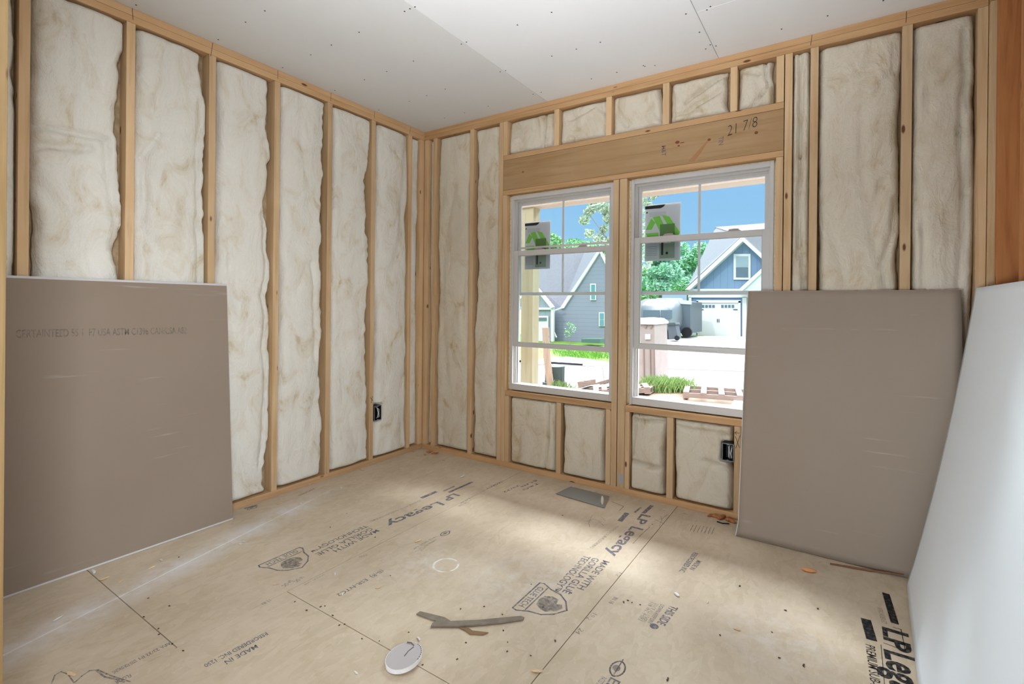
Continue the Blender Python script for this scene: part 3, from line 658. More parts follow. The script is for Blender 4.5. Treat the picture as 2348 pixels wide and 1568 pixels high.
# stickers on the outer panes
PAPER = mat('sticker_paper', (.80, .755, .77), .6); GREEN = mat('sticker_green', (.28, .70, .10), .5); PALEG = mat('sticker_shade', (.36, .44, .34), .6)
def sticker(x0, x1, z0, z1, label, which):
    y = .1115
    r = thing('window_sticker', ((x0+x1)/2, y, z0), label, 'sticker', 'energy stickers on the upper sashes')
    def L(a, b): return (x0+(x1-x0)*a, 0, z0+(z1-z0)*b)
    b = BM(); box(b, (x0, y, z0), (x1, y+.0006, z1)); finish(b, 'paper', PAPER, r)
    def poly(pts, mt, nm, dy):
        b = BM(); prism(b, [(L(*p)[0], y-dy, L(*p)[2]) for p in pts], (0, .0003, 0)); finish(b, nm, mt, r)
    poly([(0, .93), (0, .985), (.58, .985), (.52, .945), (.44, .925)], BLACK, 'header_band', .0006)
    poly([(.02, .855), (.085, .86), (.06, .89)], BLACK, 'triangle_mark', .0006)
    poly([(.02, .56), (.18, .76), (.30, .68), (.20, .56)], GREEN, 'recycling_arrow', .0006)
    poly([(.22, .78), (.42, .79), (.70, .42), (.68, .30), (.50, .42)], GREEN, 'recycling_arrow', .0006)
    poly([(.48, .80), (.68, .77), (.98, .48), (.86, .42), (.70, .56)], GREEN, 'recycling_arrow', .0006)
    poly([(.02, .50), (.38, .50), (.40, .40), (.12, .38)], GREEN, 'recycling_arrow', .0006)
    poly([(.98, .48), (.86, .32), (.72, .20), (.74, .40)], GREEN, 'recycling_arrow', .0004)
    poly([(.42, .04), (.42, .30), (.84, .30), (.84, .04)], PALEG, 'printed_panel', .0008)
    poly([(.43, .38), (.43, .64), (.84, .64), (.84, .38)], mat('olive', (.16, .30, .09), .6), 'printed_panel', .0010)
    poly([(.47, .10), (.47, .32), (.53, .32), (.53, .10)], BLACK, 'black_bar', .0014)
    poly([(.60, .11), (.60, .15), (.66, .15), (.66, .11)], BLACK, 'black_bar', .0014)
    for k in range(6): poly([(.03, .26-.03*k), (.36, .26-.03*k), (.36, .252-.03*k), (.03, .252-.03*k)], mat('rule', (.36, .36, .38), .7), 'printed_rule', .0006)
    for k in range(5): poly([(.12, .86-.016*k), (.60, .86-.016*k), (.60, .856-.016*k), (.12, .856-.016*k)], mat('rule', (.36, .36, .38), .7), 'printed_rule', .0006)
    a, c = L(.36, .315), L(.05, .315)
    text_mesh('Gem', Vector((a[0], y-.0006, a[2])), Vector((c[0], y-.0006, c[2])), .028, (0, 0, 1), (0, 0, 0), mat('gem_ink', (.14, .14, .18)), r, .02)
sticker(1.027, 1.268, 1.604, 1.986, 'grey energy sticker with green recycling arrows in the left window', 1)
sticker(2.036, 2.285, 1.630, 2.024, 'grey energy sticker with green recycling arrows in the right window', 2)

# ------------------------------------------------------------------ outlet boxes
def outlet(kind):
    if kind == 'L':
        p, q = hit(857, 931, 0, 0.), hit(872, 961, 0, 0.); lo, hi = (-.062, yk[5]+.0200, q.z), (.012, yk[5]+.092, p.z)
        r = thing('outlet_box', ((lo[0]+hi[0])/2, (lo[1]+hi[1])/2, lo[2]), 'black plastic outlet box on the left wall beside the stud with an X', 'outlet box'); ax = 0
        def M(a, b, c): return Vector((.012-c, lo[1]+a*(hi[1]-lo[1]), lo[2]+b*(hi[2]-lo[2])))
    else:
        r = thing('outlet_box', (2.62, .02, .36), 'black plastic outlet box under the right window beside the X-marked cripple', 'outlet box')
        lo = (2.588, 0, .358); hi = (2.6545, 0, .466)
        def M(a, b, c): return Vector((lo[0]+a*(hi[0]-lo[0]), -.010+c, lo[2]+b*(hi[2]-lo[2])))
    def bxm(bm, a0, a1, b0, b1, c0, c1):
        prism(bm, [M(a0, b0, c0), M(a1, b0, c0), M(a1, b1, c0), M(a0, b1, c0)], M(0, 0, c1)-M(0, 0, c0))
    b = BM(); bxm(b, 0, .06, 0, 1, 0, .07); bxm(b, .94, 1, 0, 1, 0, .07); bxm(b, .06, .94, 0, .05, 0, .07); bxm(b, .06, .94, .95, 1, 0, .07); bxm(b, 0, 1, 0, 1, .066, .07); finish(b, 'box_shell', BLACK, r)
    b = BM(); t_ = .045
    bxm(b, -.02, t_, -.01, 1.01, -.001, .0005); bxm(b, 1-t_, 1.02, -.01, 1.01, -.001, .0005); bxm(b, t_, 1-t_, .97, 1.01, -.001, .0005); bxm(b, t_, 1-t_, -.01, .03, -.001, .0005); bxm(b, .4, .6, .93, .97, -.001, .0005); bxm(b, .4, .6, .03, .07, -.001, .0005); finish(b, 'box_rim', mat('rim', (.22, .21, .23), .5), r)
    b = BM(); tube(b, [M(.62, .9, .05), M(.56, .8, .012), M(.6, .5, .004), M(.58, .25, .006), M(.62, .08, .03)], .0035, 6); tube(b, [M(.78, .88, .05), M(.8, .7, .012), M(.74, .45, .006), M(.8, .2, .008), M(.74, .1, .03)], .003, 6)
    finish(b, 'cable', WHITEP, r, smooth=True)
outlet('L'); outlet('B')

# ------------------------------------------------------------------ drywall sheets
def sheet(name, f, nrm_th, nu, nv, label, grp=None, mats=None):
    """f(u,v) -> front surface point; thickness vector per call"""
    b = BM(); A = [[b.verts.new(f(i/nu, j/nv)) for i in range(nu+1)] for j in range(nv+1)]
    Bk = [[b.verts.new(f(i/nu, j/nv)+nrm_th) for i in range(nu+1)] for j in range(nv+1)]
    for j in range(nv):
        for i in range(nu):
            b.faces.new((A[j][i], A[j][i+1], A[j+1][i+1], A[j+1][i])); b.faces.new((Bk[j][i], Bk[j+1][i], Bk[j+1][i+1], Bk[j][i+1]))
    fe = []
    for i in range(nu):
        fe.append(b.faces.new((A[0][i], A[0][i+1], Bk[0][i+1], Bk[0][i]))); fe.append(b.faces.new((A[nv][i], A[nv][i+1], Bk[nv][i+1], Bk[nv][i])))
    for j in range(nv):
        fe.append(b.faces.new((A[j][0], A[j+1][0], Bk[j+1][0], Bk[j][0]))); fe.append(b.faces.new((A[j][nu], A[j+1][nu], Bk[j+1][nu], Bk[j][nu])))
    for f_ in fe: f_.material_index = 1
    return tag(finish(b, name, mats), label, 'drywall sheet', grp)
def fL(u, v):
    x = .133*(1-v)+.0405*v; y0 = -1.723*(1-v)-1.727*v; return Vector((x, y0+(-2.90-y0)*(1-u), .002+(1.424-.002)*v))
s1 = sheet('drywall_sheet', lambda u, v: fL(1-(1-u), v), Vector((-.0127, 0, -.0006)), 8, 8, 'grey-backed drywall sheet leaning on the left wall, stamped with faint lettering', mats=[BACKP, GYP])
def fB(u, v):
    x0 = 2.716+.012*v; x1 = 3.70; y = -.226*(1-v)-.034*v-.012*math.sin(math.pi*v)
    # lower left corner flares slightly
    return Vector((x0-.012*max(0, .06-v)/.06*max(0, .04-u)/.04+(x1-x0)*u, y, .002+1.408*v))
s2 = sheet('drywall_sheet', fB, Vector((0, .0127, .0015)), 24, 40, 'grey-backed drywall sheet leaning on the window wall over the right window', mats=[BACKR, GYP])
def fW(u, v):   # u runs away from the back wall
    # back edge leans against the grey sheet; the board bows in the middle
    y0 = -.300*(1-v)-.058*v; yy = y0+(-2.75-y0)*u
    xb = 3.474-.056*((-.3-yy)/.766)*(1 if u > 0 else 1) if yy > -1.1 else 3.474-.056*((-.3+1.1)/.766)
    xb = 3.474-.05*math.sin(min(1, u*1.6)*math.pi/2)
    xt = 3.748
    x = xb+(xt-xb)*(v**.92)+.012*math.sin(math.pi*v)*(1-u)
    return Vector((x, yy, .002+1.415*v))
s3 = sheet('drywall_sheet', fW, Vector((.0127, 0, -.002)), 60, 40, 'white-faced drywall sheet leaning on the right wall in the foreground', mats=[FACEP, GYP])
for p_ in list(s3.data.polygons): p_.use_smooth = p_.material_index == 0
for p_ in list(s2.data.polygons): p_.use_smooth = p_.material_index == 0
EDGE = mat('folded_edge_paper', (.62, .60, .61), .7)
for v0_, v1_ in ((0.0, .006), (.992, 1.0)):
    b = BM(); A_, B_, C_, D_ = fL(0, v0_), fL(1, v0_), fL(1, v1_), fL(0, v1_)
    o_ = Vector((.0005, 0, 0)); prism(b, [p_+o_ for p_ in (A_, B_, C_, D_)], (-.0003, 0, 0)); tag(finish(b, 'folded_edge', EDGE, s1), 'white paper edge')
b = BM(); pts_ = [fB(.0, j_/40)+Vector((0, -.0006, 0)) for j_ in range(41)]; pt2 = [p_+Vector((.004, 0, 0)) for p_ in pts_]
va_ = [b.verts.new(p_) for p_ in pts_]; vb_ = [b.verts.new(p_) for p_ in pt2]
for j_ in range(40): b.faces.new((va_[j_], vb_[j_], vb_[j_+1], va_[j_+1]))
tag(finish(b, 'folded_edge', EDGE, s2), 'white paper edge')
# faint stamp on the left sheet
def sheet_pt(u, v):
    P0 = Vector((.133, 0, .002)); dr = Vector((-.0925, 0, 1.422)); nr = Vector((1.422, 0, .0925)); d = ray(u, v); t = (P0-CAM).dot(nr)/d.dot(nr); return CAM+d*t
p0, p1 = sheet_pt(36, 775), sheet_pt(428, 765)
text_mesh('CERTAINTEED 55 1  F7 USA ASTM C1396 CAN/CSA A82', p0, p1, .038, Vector((-.065, 0, 1)), (.0008, 0, 0), INKB, s1, .012)

# ------------------------------------------------------------------ things on the floor
CARD = m_plain('torn_paper_face', (.23, .19, .145), 30, .15)
# round cut-out
c = onZ(926, 1519); c.z = 0
r = thing('drywall_disc', (c.x, c.y, 0), 'round white drywall cut-out lying on the subfloor near the camera', 'drywall cut-out')
b = BM(); n_ = 40; Rr = .0665
top = []; bot = []; tilt = .018
for k in range(n_):
    t = 2*math.pi*k/n_; rr = Rr*(1+.012*noise.noise(Vector((k*.8, 2, 1)))); x, y = c.x+rr*math.cos(t), c.y+rr*math.sin(t)
    zt = .026+.010*math.sin(t+.6)
    top.append((x, y, zt)); bot.append((c.x+rr*.985*math.cos(t), c.y+rr*.985*math.sin(t), zt-.015))
prism_v = [b.verts.new(p) for p in top]; pv2 = [b.verts.new(p) for p in bot]; b.faces.new(prism_v); b.faces.new(pv2[::-1])
for k in range(n_): b.faces.new((prism_v[k], prism_v[(k+1) % n_], pv2[(k+1) % n_], pv2[k]))
finish(b, 'gypsum_core', GYP, r)
b = BM(); b.faces.new([b.verts.new((c.x+(p[0]-c.x)*.965, c.y+(p[1]-c.y)*.965, p[2]+.0006)) for p in top])
finish(b, 'paper_face', mat('cap_paper', (.50, .46, .45), .8), r)
b = BM(); tube(b, [(c.x+.005, c.y-.002, .0265), (c.x+.0, c.y+.022, .029), (c.x+.004, c.y+.045, .033)], .0022, 6); tube(b, [(c.x+.0, c.y+.05, .034), (c.x-.02, c.y+.055, .034), (c.x-.036, c.y+.05, .032)], .002, 6)
for k in range(9):
    t = .1+k*.16; tube(b, [(c.x+Rr*.93*math.cos(t), c.y+Rr*.93*math.sin(t), .0265+.0098*math.sin(t+.6)), (c.x+Rr*.95*math.cos(t+.08), c.y+Rr*.95*math.sin(t+.08), .0265+.0098*math.sin(t+.68))], .0016, 5)
finish(b, 'torn_mark', mat('torn', (.16, .13, .12), .8), r)
# torn strips
def strip(pts, z, th, label, mt=None, cat='paper strip', name='paper_strip', grp='torn drywall paper strips'):
    b = BM(); P = [onZ(*p[:2]) for p in pts]
    zs = [p[2] if len(p) > 2 else z for p in pts]
    V = [Vector((q.x, q.y, zz)) for q, zz in zip(P, zs)]; prism(b, V, (0, 0, th)); return tag(finish(b, name, mt or CARD), label, cat, grp)
strip([(991, 1434), (1000, 1428), (1030, 1429), (1100, 1426), (1170, 1419), (1194, 1417), (1202, 1420), (1200, 1424), (1150, 1431), (1090, 1437), (1050, 1440), (988, 1440)], .004, .006, 'long tapering torn drywall strip on the floor above the round cut-out')
strip([(955, 1410), (963, 1404), (1020, 1418), (1034, 1427), (1005, 1427), (985, 1421)], .001, .005, 'short torn drywall strip crossing the left end of the long one')
strip([(1053, 1441), (1075, 1442), (1083, 1448), (1120, 1452), (1108, 1457), (1078, 1456), (1066, 1447)], .001, .004, 'crooked torn paper scrap just below the long strip', mt=mat('brown_paper', (.25, .15, .08), .8))
# floor register cover
P = [onZ(*p) for p in ((1274, 1133), (1309, 1117), (1397, 1139), (1386, 1166))]
b = BM(); prism(b, [Vector((p.x, p.y, .003)) for p in P], (0, 0, .003)); tag(finish(b, 'metal_plate', STEEL), 'flat grey metal plate covering the floor vent under the windows', 'metal plate')
P = [onZ(*p) for p in ((1402, 1150), (1430, 1161), (1420, 1171), (1392, 1162))]
b = fl_poly([(p.x, p.y) for p in (P[0], P[1], P[2])], MARK, closed=False, w=.003); finish(b, 'cut_line', MARK, floor)
def lump(u, v, r, label, mt, name, cat, grp=None, sc=(1, 1, 1), rot=0, z=0., k=.35, sub=2):
    p = onZ(u, v, z); b = BM(); bmesh.ops.create_icosphere(b, subdivisions=sub, radius=r)
    for q in b.verts:
        q.co *= 1+k*noise.noise(q.co*(.9/r)+Vector((u, v, 1))); q.co = Vector((q.co.x*sc[0], q.co.y*sc[1], q.co.z*sc[2]))
    bmesh.ops.rotate(b, verts=b.verts[:], matrix=Matrix.Rotation(rot, 3, 'Z')); mn = min(q.co.z for q in b.verts)
    bmesh.ops.translate(b, verts=b.verts[:], vec=Vector((p.x, p.y, z-mn)))
    return tag(finish(b, name, mt, smooth=False), label, cat, grp)
lump(1381, 1157, .020, 'pale foam chunk standing on the grey metal plate', m_plain('foam_white', (.75, .68, .55), 40, .1), 'foam_chunk', 'foam', sc=(.45, .45, 1.5), z=.006)
lump(1855, 1311, .020, 'orange foam nugget on the floor before the leaning sheet', mat('orange_foam', (.72, .30, .12), .8), 'foam_nugget', 'foam', sc=(1.7, .55, .45), rot=.2)
lump(1552, 1364, .013, 'white drywall chip in the middle right of the floor', WHITEP, 'drywall_chip', 'drywall chip', sc=(1.3, .6, .3), rot=-.8)
b = BM(); a0, a1, a2 = onZ(1903, 1295), onZ(1990, 1308), onZ(2072, 1324)
prism(b, [(a0.x, a0.y, .002), (a1.x, a1.y-.012, .004), (a2.x, a2.y-.002, .012), (a2.x, a2.y+.004, .012), (a1.x, a1.y, .004), (a0.x, a0.y+.012, .002)], (0, 0, .004))
tag(finish(b, 'wood_splinter', mat('splinter', (.24, .11, .05), .7)), 'thin brown wood splinter at the foot of the leaning grey sheet', 'splinter')
# orange heap of shavings at the sheet's left foot
OR = m_plain('reddish_shavings', (.50, .19, .07), 30, .3)
for i, (u, v, rr) in enumerate(((1640, 1186, .016), (1655, 1190, .02), (1668, 1194, .018), (1680, 1198, .016), (1628, 1184, .012))):
    lump(u, v, rr, 'reddish wood shavings piled against the bottom plate beside the leaning sheet', OR, 'wood_shaving', 'wood shaving', 'reddish shavings by the leaning sheet', sc=(1.5, .7, .5), rot=i, k=.9)
b = BM(); tube(b, [onZ(1644, 1197)+Vector((0, 0, .004)), onZ(1656, 1201)+Vector((0, 0, .004)), onZ(1672, 1202)+Vector((0, 0, .004))], .0035, 6); tag(finish(b, 'wire_scrap', BLACK), 'short black wire scrap on the floor beside the reddish shavings', 'wire scrap')
for i, (u, v, rr) in enumerate(((958, 1028, .02), (985, 1037, .018), (975, 1044, .014), (998, 1041, .02), (948, 1036, .014), (1008, 1034, .012))):
    lump(u, v, rr, 'orange-brown wood shaving heaped in the room corner', OR if i % 2 else pineX, 'wood_shaving', 'wood shaving', 'shavings in the room corner', sc=(1.6, .5, .4), rot=i*1.3, k=.9)
# flat wood chips and curls
CHIP = m_plain('wood_chip', (.68, .50, .32), 50, .15); DK = mat('dark_crumb', (.07, .045, .03), .8); WH = mat('white_crumb', (.74, .71, .67), .8)
chips = [(830, 1078, .022), (1060, 1094, .02), (1018, 1056, .014), (1150, 1068, .012), (1175, 1060, .014), (785, 1362, .01), (631, 1340, .013), (768, 1317, .012), (868, 1348, .011), (960, 1465, .012), (958, 1242, .016), (215, 1312, .02), (240, 1328, .02), (370, 1285, .012), (350, 1301, .014), (560, 1243, .01), (275, 1335, .013), (550, 1247, .008), (1345, 1140, .012), (1365, 1128, .010), (1336, 1127, .012), (1524, 1169, .013), (1571, 1178, .012), (1596, 1194, .011), (1690, 1444, .012), (1623, 1381, .010), (165, 1545, .016), (130, 1422, .02), (1230, 1541, .018), (712, 1110, .016), (812, 1110, .014), (783, 1120, .016), (640, 1155, .015), (690, 1155, .012), (1398, 1132, .01), (816, 1542, .01)]
for i, (u, v, rr) in enumerate(chips):
    lump(u, v, rr*.85, 'small pale wood or drywall chip scattered on the subfloor', (CHIP, WH)[i % 2], 'floor_chip', 'chip', 'pale chips scattered on the subfloor', sc=(1.5, .45, .28), rot=i*1.7, k=.8, sub=1)
dark = [(757, 1209), (795, 1177), (860, 1232), (895, 1320), (1056, 1397), (1110, 1391), (1152, 1409), (1154, 1446), (937, 1450), (1068, 1474), (1164, 1473), (969, 1525), (1440, 1377), (1430, 1381), (1449, 1382), (1468, 1387), (1651, 1457), (1696, 1344), (1787, 1509), (1842, 1528), (1531, 1560), (1532, 1555), (1273, 1470), (1163, 1494), (1217, 1504), (1218, 1340), (1048, 1512), (703, 1400), (745, 1390), (735, 1392), (763, 1412), (790, 1432), (778, 1434), (830, 1465), (870, 1470), (676, 1380), (388, 1390), (363, 1442), (365, 1455), (420, 1493), (410, 1278), (340, 1372), (330, 1415), (395, 1477), (1496, 1202), (1290, 1182), (1600, 1165), (1875, 1396), (1801, 1400), (1770, 1450), (1843, 1525), (1310, 1360), (1245, 1392)]
for i, (u, v) in enumerate(dark):
    lump(u, v, random.uniform(.003, .0048), 'tiny dark nail head or crumb on the subfloor', DK, 'floor_crumb', 'crumb', 'dark crumbs scattered on the subfloor', sc=(1.4, .8, .5), rot=i*2.1, k=.5, sub=1)

# ------------------------------------------------------------------ outside
GZ = -.35
def G(u, v, z=GZ): return onZ(u, v, z)
def flat(pts, z, th, mt, name, kind='structure', label=None, cat=None):
    b = BM(); prism(b, [Vector((p[0], p[1], z)) for p in pts], (0, 0, th)); return tag(finish(b, name, mt), label, cat, None, kind)
DIRT = m_plain('bare_soil', (.30, .23, .18), 3, .25); CONC = m_plain('concrete', (.46, .455, .45), 1.5, .03); LAWN = m_plain('lawn', (.12, .22, .04), 2, .3)
struct(flat([(-120, .3), (80, .3), (80, 160), (-120, 160)], GZ-.06, .02, LAWN, 'ground'))
def rd(u0, v0, u1, v1, u2, v2, u3, v3): return [tuple(G(a, b_)[:2]) for a, b_ in ((u0, v0), (u1, v1), (u2, v2), (u3, v3))]
def ext(pa, pb, k): return (pa[0]+(pb[0]-pa[0])*k, pa[1]+(pb[1]-pa[1])*k)
nA, nB = tuple(G(1300, 886)[:2]), tuple(G(1640, 897)[:2]); fA, fB = tuple(G(1300, 838)[:2]), tuple(G(1640, 850)[:2])
n0, n1, f0, f1 = ext(nA, nB, -8), ext(nA, nB, 8), ext(fA, fB, -8), ext(fA, fB, 8)
struct(flat([n0, n1, f1, f0], GZ-.039, .03, CONC, 'road'))
struct(flat([(-40, .3), (30, .3), n1, n0], GZ-.039, .02, DIRT, 'yard'))
dA, dB = tuple(G(1445, 848)[:2]), tuple(G(1760, 853)[:2])
struct(flat([dA, dB, tuple(G(1730, 770)[:2]), tuple(G(1490, 770)[:2])], GZ-.039, .035, CONC, 'driveway'))
b = BM()
def off(p, d): return Vector((p[0], p[1]+d, GZ-.009))
prism(b, [off(f0, 0), off(f1, 0), off(f1, .18), off(f0, .18)], (0, 0, .03)); struct(finish(b, 'curb', mat('curb', (.35, .33, .31), .9)))
# storm drain lip
b = BM(); P = [G(u, v) for u, v in ((1222, 832), (1250, 825), (1300, 823), (1350, 828), (1394, 836), (1350, 840), (1290, 836), (1222, 836))]; prism(b, [Vector((p.x, p.y, GZ)) for p in P], (0, 0, .07)); 
dr = tag(finish(b, 'storm_drain', mat('drain_concrete', (.66, .62, .56), .9)), 'concrete storm drain lip at the far kerb seen through the left window', 'storm drain')
b = BM(); P = [atY(u, v, 8.6) for u, v in ((1260, 829), (1335, 834), (1335, 838), (1262, 834))]; prism(b, P, (0, .03, 0)); finish(b, 'drain_opening', BLACK, dr)

def facade(pts, y, th, mt, name, par): b = BM(); prism(b, [atY(u, v, y) for u, v in pts], th if isinstance(th, tuple) else (0, th, 0)); return finish(b, name, mt, par)
def m_siding(name, c, vertical=False, sc=12):
    m = mat(name, c, .7, spec=.2); t = m.node_tree; mp = coords(t, rnd=False); w = N(t, 'ShaderNodeTexWave', wave_type='BANDS', bands_direction='X' if vertical else 'Z', wave_profile='SAW'); w.inputs['Scale'].default_value = sc/10; w.inputs['Distortion'].default_value = 0
    t.links.new(mp.outputs[0], w.inputs['Vector']); cc = mixc(t, mrange(t, w.outputs[0], .0, .12, .0, 1), tuple(x*.72 for x in c), c); t.links.new(cc, t.nodes['Principled BSDF'].inputs['Base Color']); return m
GREYS = m_siding('grey_siding', (.24, .26, .33), False, 17); GREYV = m_siding('grey_board', (.28, .31, .37), True, 10); BLUES = m_siding('blue_siding', (.17, .25, .37), False, 15); BLUEV = m_siding('blue_board', (.19, .275, .40), True, 8)
SHING = m_plain('shingles', (.15, .15, .175), 25, .25); TRIM = mat('white_trim', (.66, .66, .67), .5); GDOOR = mat('garage_white', (.66, .66, .68), .5); PANE = mat('dark_pane', (.12, .16, .20), .2, spec=.6); PANEB = mat('blind_pane', (.28, .36, .40), .4)
# grey house through the left window
YA = 17.6
hA = thing('house', (atY(1330, 783, YA).x, YA, GZ-.04), 'grey sided house with steep shingled roof seen through the left window', 'house')
facade([(1262, 786), (1262, 700), (1290, 700), (1372, 575), (1404, 640), (1410, 790)], YA, (-2.9, 5.2, 0), GREYS, 'side_wall', hA)
facade([(1195, 780), (1195, 688), (1222, 655), (1262, 700), (1264, 706), (1264, 782)], YA-.6, (-2.6, 4.2, 0), GREYV, 'garage_wall', hA)
b = BM(); P = [atY(1130, 700, YA+1), atY(1288, 705, YA+.2), atY(1374, 573, YA+.2), atY(1340, 577, YA+4), atY(1150, 582, YA+4)]; prism(b, P, (0, .15, .05)); finish(b, 'main_roof', SHING, hA)
b = BM(); prism(b, [atY(1372, 572, YA-.1), atY(1378, 573, YA-.1), atY(1292, 707, YA-.1), atY(1284, 706, YA-.1)], (0, .12, 0)); prism(b, [atY(1372, 572, YA-.1), atY(1376, 572, YA-.1), atY(1409, 640, YA-.1), atY(1404, 641, YA-.1)], (0, .12, 0)); finish(b, 'rake_board', TRIM, hA)
b = BM(); prism(b, [atY(u, v, YA-.8) for u, v in ((1219, 652), (1224, 650), (1269, 704), (1263, 707))], (0, .15, 0)); prism(b, [atY(u, v, YA-.8) for u, v in ((1219, 652), (1224, 650), (1180, 700), (1176, 697))], (0, .15, 0)); finish(b, 'rake_board', TRIM, hA)
b = BM(); prism(b, [atY(u, v, YA-.7) for u, v in ((1263, 705), (1269, 705), (1269, 783), (1263, 783))], (0, .12, 0)); prism(b, [atY(u, v, YA-.7) for u, v in ((1195, 705), (1264, 705), (1264, 710), (1195, 710))], (0, .1, 0)); finish(b, 'corner_board', TRIM, hA)
b = BM(); tube(b, [atY(1288, 706, YA-.3), atY(1272, 712, YA-.3), atY(1269, 722, YA-.3), atY(1270, 760, YA-.3), atY(1276, 774, YA-.5)], .04, 6); finish(b, 'downspout', TRIM, hA)
b = BM(); prism(b, [atY(u, v, YA-.68) for u, v in ((1215, 724), (1257, 724), (1257, 783), (1215, 783))], (0, .05, 0)); gd = finish(b, 'garage_door', GDOOR, hA)
b = BM(); prism(b, [atY(u, v, YA-.72) for u, v in ((1231, 728), (1253, 728), (1253, 735), (1231, 735))], (0, .03, 0)); prism(b, [atY(u, v, YA-.72) for u, v in ((1212, 727), (1225, 727), (1225, 734), (1212, 734))], (0, .03, 0)); finish(b, 'door_window', PANE, gd)
def hwin(par, y, u0, v0, u1, v1, tr=5, pane=PANE, half=None):
    b = BM(); prism(b, [atY(u, v, y) for u, v in ((u0, v0), (u1, v0), (u1, v1), (u0, v1))], (0, .1, 0)); w = finish(b, 'house_window', TRIM, par)
    mid = (v0+v1)/2
    b = BM(); prism(b, [atY(u, v, y-.03) for u, v in ((u0+tr, v0+tr), (u1-tr, v0+tr), (u1-tr, mid-1), (u0+tr, mid-1))], (0, .03, 0)); finish(b, 'upper_pane', half or pane, w)
    b = BM(); prism(b, [atY(u, v, y-.03) for u, v in ((u0+tr, mid+1), (u1-tr, mid+1), (u1-tr, v1-tr), (u0+tr, v1-tr))], (0, .03, 0)); finish(b, 'lower_pane', pane, w)
TEAL = mat('teal_pane', (.12, .28, .34), .2, spec=.6)
hwin(hA, YA-.06, 1353, 650, 1366, 688, 2.5, TEAL); hwin(hA, YA-.06, 1373, 716, 1386, 748, 2, TEAL)
# blue house through the right window
YB = 27.4
hB = thing('house', (atY(1650, 775, YB).x, YB, GZ-.04), 'blue sided house with white garage door seen through the right window', 'house')
facade([(1584, 776), (1584, 664), (1830, 664), (1830, 776)], YB, 8, BLUES, 'lower_wall', hB)
facade([(1578, 664), (1702, 550), (1826, 664)], YB, 8, BLUEV, 'gable_wall', hB)
b = BM()
prism(b, [atY(u, v, YB-.5) for u, v in ((1702, 541), (1703, 553), (1582, 664), (1570, 664))], (0, .5, 0)); prism(b, [atY(u, v, YB-.5) for u, v in ((1702, 541), (1703, 553), (1824, 664), (1836, 664))], (0, .5, 0)); finish(b, 'rake_board', TRIM, hB)
b = BM(); prism(b, [atY(1702, 540, YB-.3), atY(1568, 664, YB-.3), atY(1572, 664, YB+.3), atY(1598, 640, YB+4), atY(1640, 521, YB+5.5), atY(1700, 517, YB+5.5)], (0, .2, .05)); finish(b, 'main_roof', SHING, hB)
b = BM(); prism(b, [atY(1702, 540, YB-.3), atY(1836, 664, YB-.3), atY(1900, 600, YB+5.5), atY(1850, 505, YB+5.6), atY(1640, 521, YB+5.6)], (0, .2, .05)); finish(b, 'main_roof', SHING, hB)
b = BM(); prism(b, [atY(u, v, YB-.9) for u, v in ((1800, 566), (1800, 576), (1702, 667), (1690, 667))], (0, .5, 0)); finish(b, 'porch_rake', TRIM, hB)
b = BM(); prism(b, [atY(u, v, YB-.8) for u, v in ((1800, 576), (1702, 668), (1800, 668))], (0, .3, 0)); finish(b, 'porch_gable', mat('porch_gable', (.62, .68, .74), .6), hB)
hwin(hB, YB-.08, 1682, 582, 1721, 641, 5.5, PANE, PANEB)
b = BM()
for u0, v0, u1, v1 in ((1580, 681, 1585, 772), (1597, 690, 1601, 773), (1693, 690, 1698, 773), (1597, 688, 1698, 694), (1702, 681, 1712, 776), (1578, 763, 1599, 775), (1578, 662, 1830, 682)):
    prism(b, [atY(u, v, YB-.12) for u, v in ((u0, v0), (u1, v0), (u1, v1), (u0, v1))], (0, .12, 0))
finish(b, 'white_trim', TRIM, hB)
b = BM(); prism(b, [atY(u, v, YB-.06) for u, v in ((1601, 694), (1693, 694), (1693, 773), (1601, 773))], (0, .06, 0)); gd = finish(b, 'garage_door', GDOOR, hB)
b = BM()
for k in range(4):
    for s in (1609, 1653.5):
        u0 = s+k*8; prism(b, [atY(u, v, YB-.08) for u, v in ((u0, 699), (u0+5.8, 699), (u0+5.8, 705.5), (u0, 705.5))], (0, .02, 0))
finish(b, 'door_window', PANE, gd)
b = BM()
for u0 in (1644, 1648): prism(b, [atY(u, v, YB-.1) for u, v in ((u0, 731), (u0+1.2, 731), (u0+1.2, 739), (u0, 739))], (0, .03, 0))
for (u0, u1) in ((1603, 1613), (1681, 1691)): prism(b, [atY(u, v, YB-.1) for u, v in ((u0, 709), (u1, 709), (u1, 710.3), (u0, 710.3))], (0, .03, 0))
finish(b, 'door_hardware', BLACK, gd)

# silver travel trailer
YT = 22.0
tr = thing('travel_trailer', (atY(1525, 770, YT).x, YT, GZ), 'silver rounded travel trailer parked left of the blue house', 'trailer')
SILV = mat('aluminium_shell', (.3, .33, .37), .35, .5); SILW = mat('bright_shell', (.5, .5, .52), .4, .1)
def P3(u, v, y): return atY(u, v, y)
b = BM(); secs = []
x0, x1 = atY(1462, 700, YT).x, atY(1546, 700, YT).x; zt, zb = atY(1500, 685, YT).z, atY(1500, 764, YT).z
for (yy, s, dz) in ((YT, .80, -.34), (YT+.15, .93, -.16), (YT+.5, 1.0, -.04), (YT+1.2, 1.02, 0), (YT+3.4, 1.02, 0), (YT+4.0, .9, -.3)):
    cx, hw = (x0+x1)/2, (x1-x0)/2*s; top_ = zt+dz; ring_ = []
    for k in range(20):
        t = 2*math.pi*k/20; cs, sn = math.cos(t), math.sin(t); e_p = .5
        ring_.append(b.verts.new((cx+hw*math.copysign(abs(cs)**e_p, cs), yy, (top_+zb)/2+(top_-zb)/2*math.copysign(abs(sn)**.55, sn))))
    secs.append(ring_)
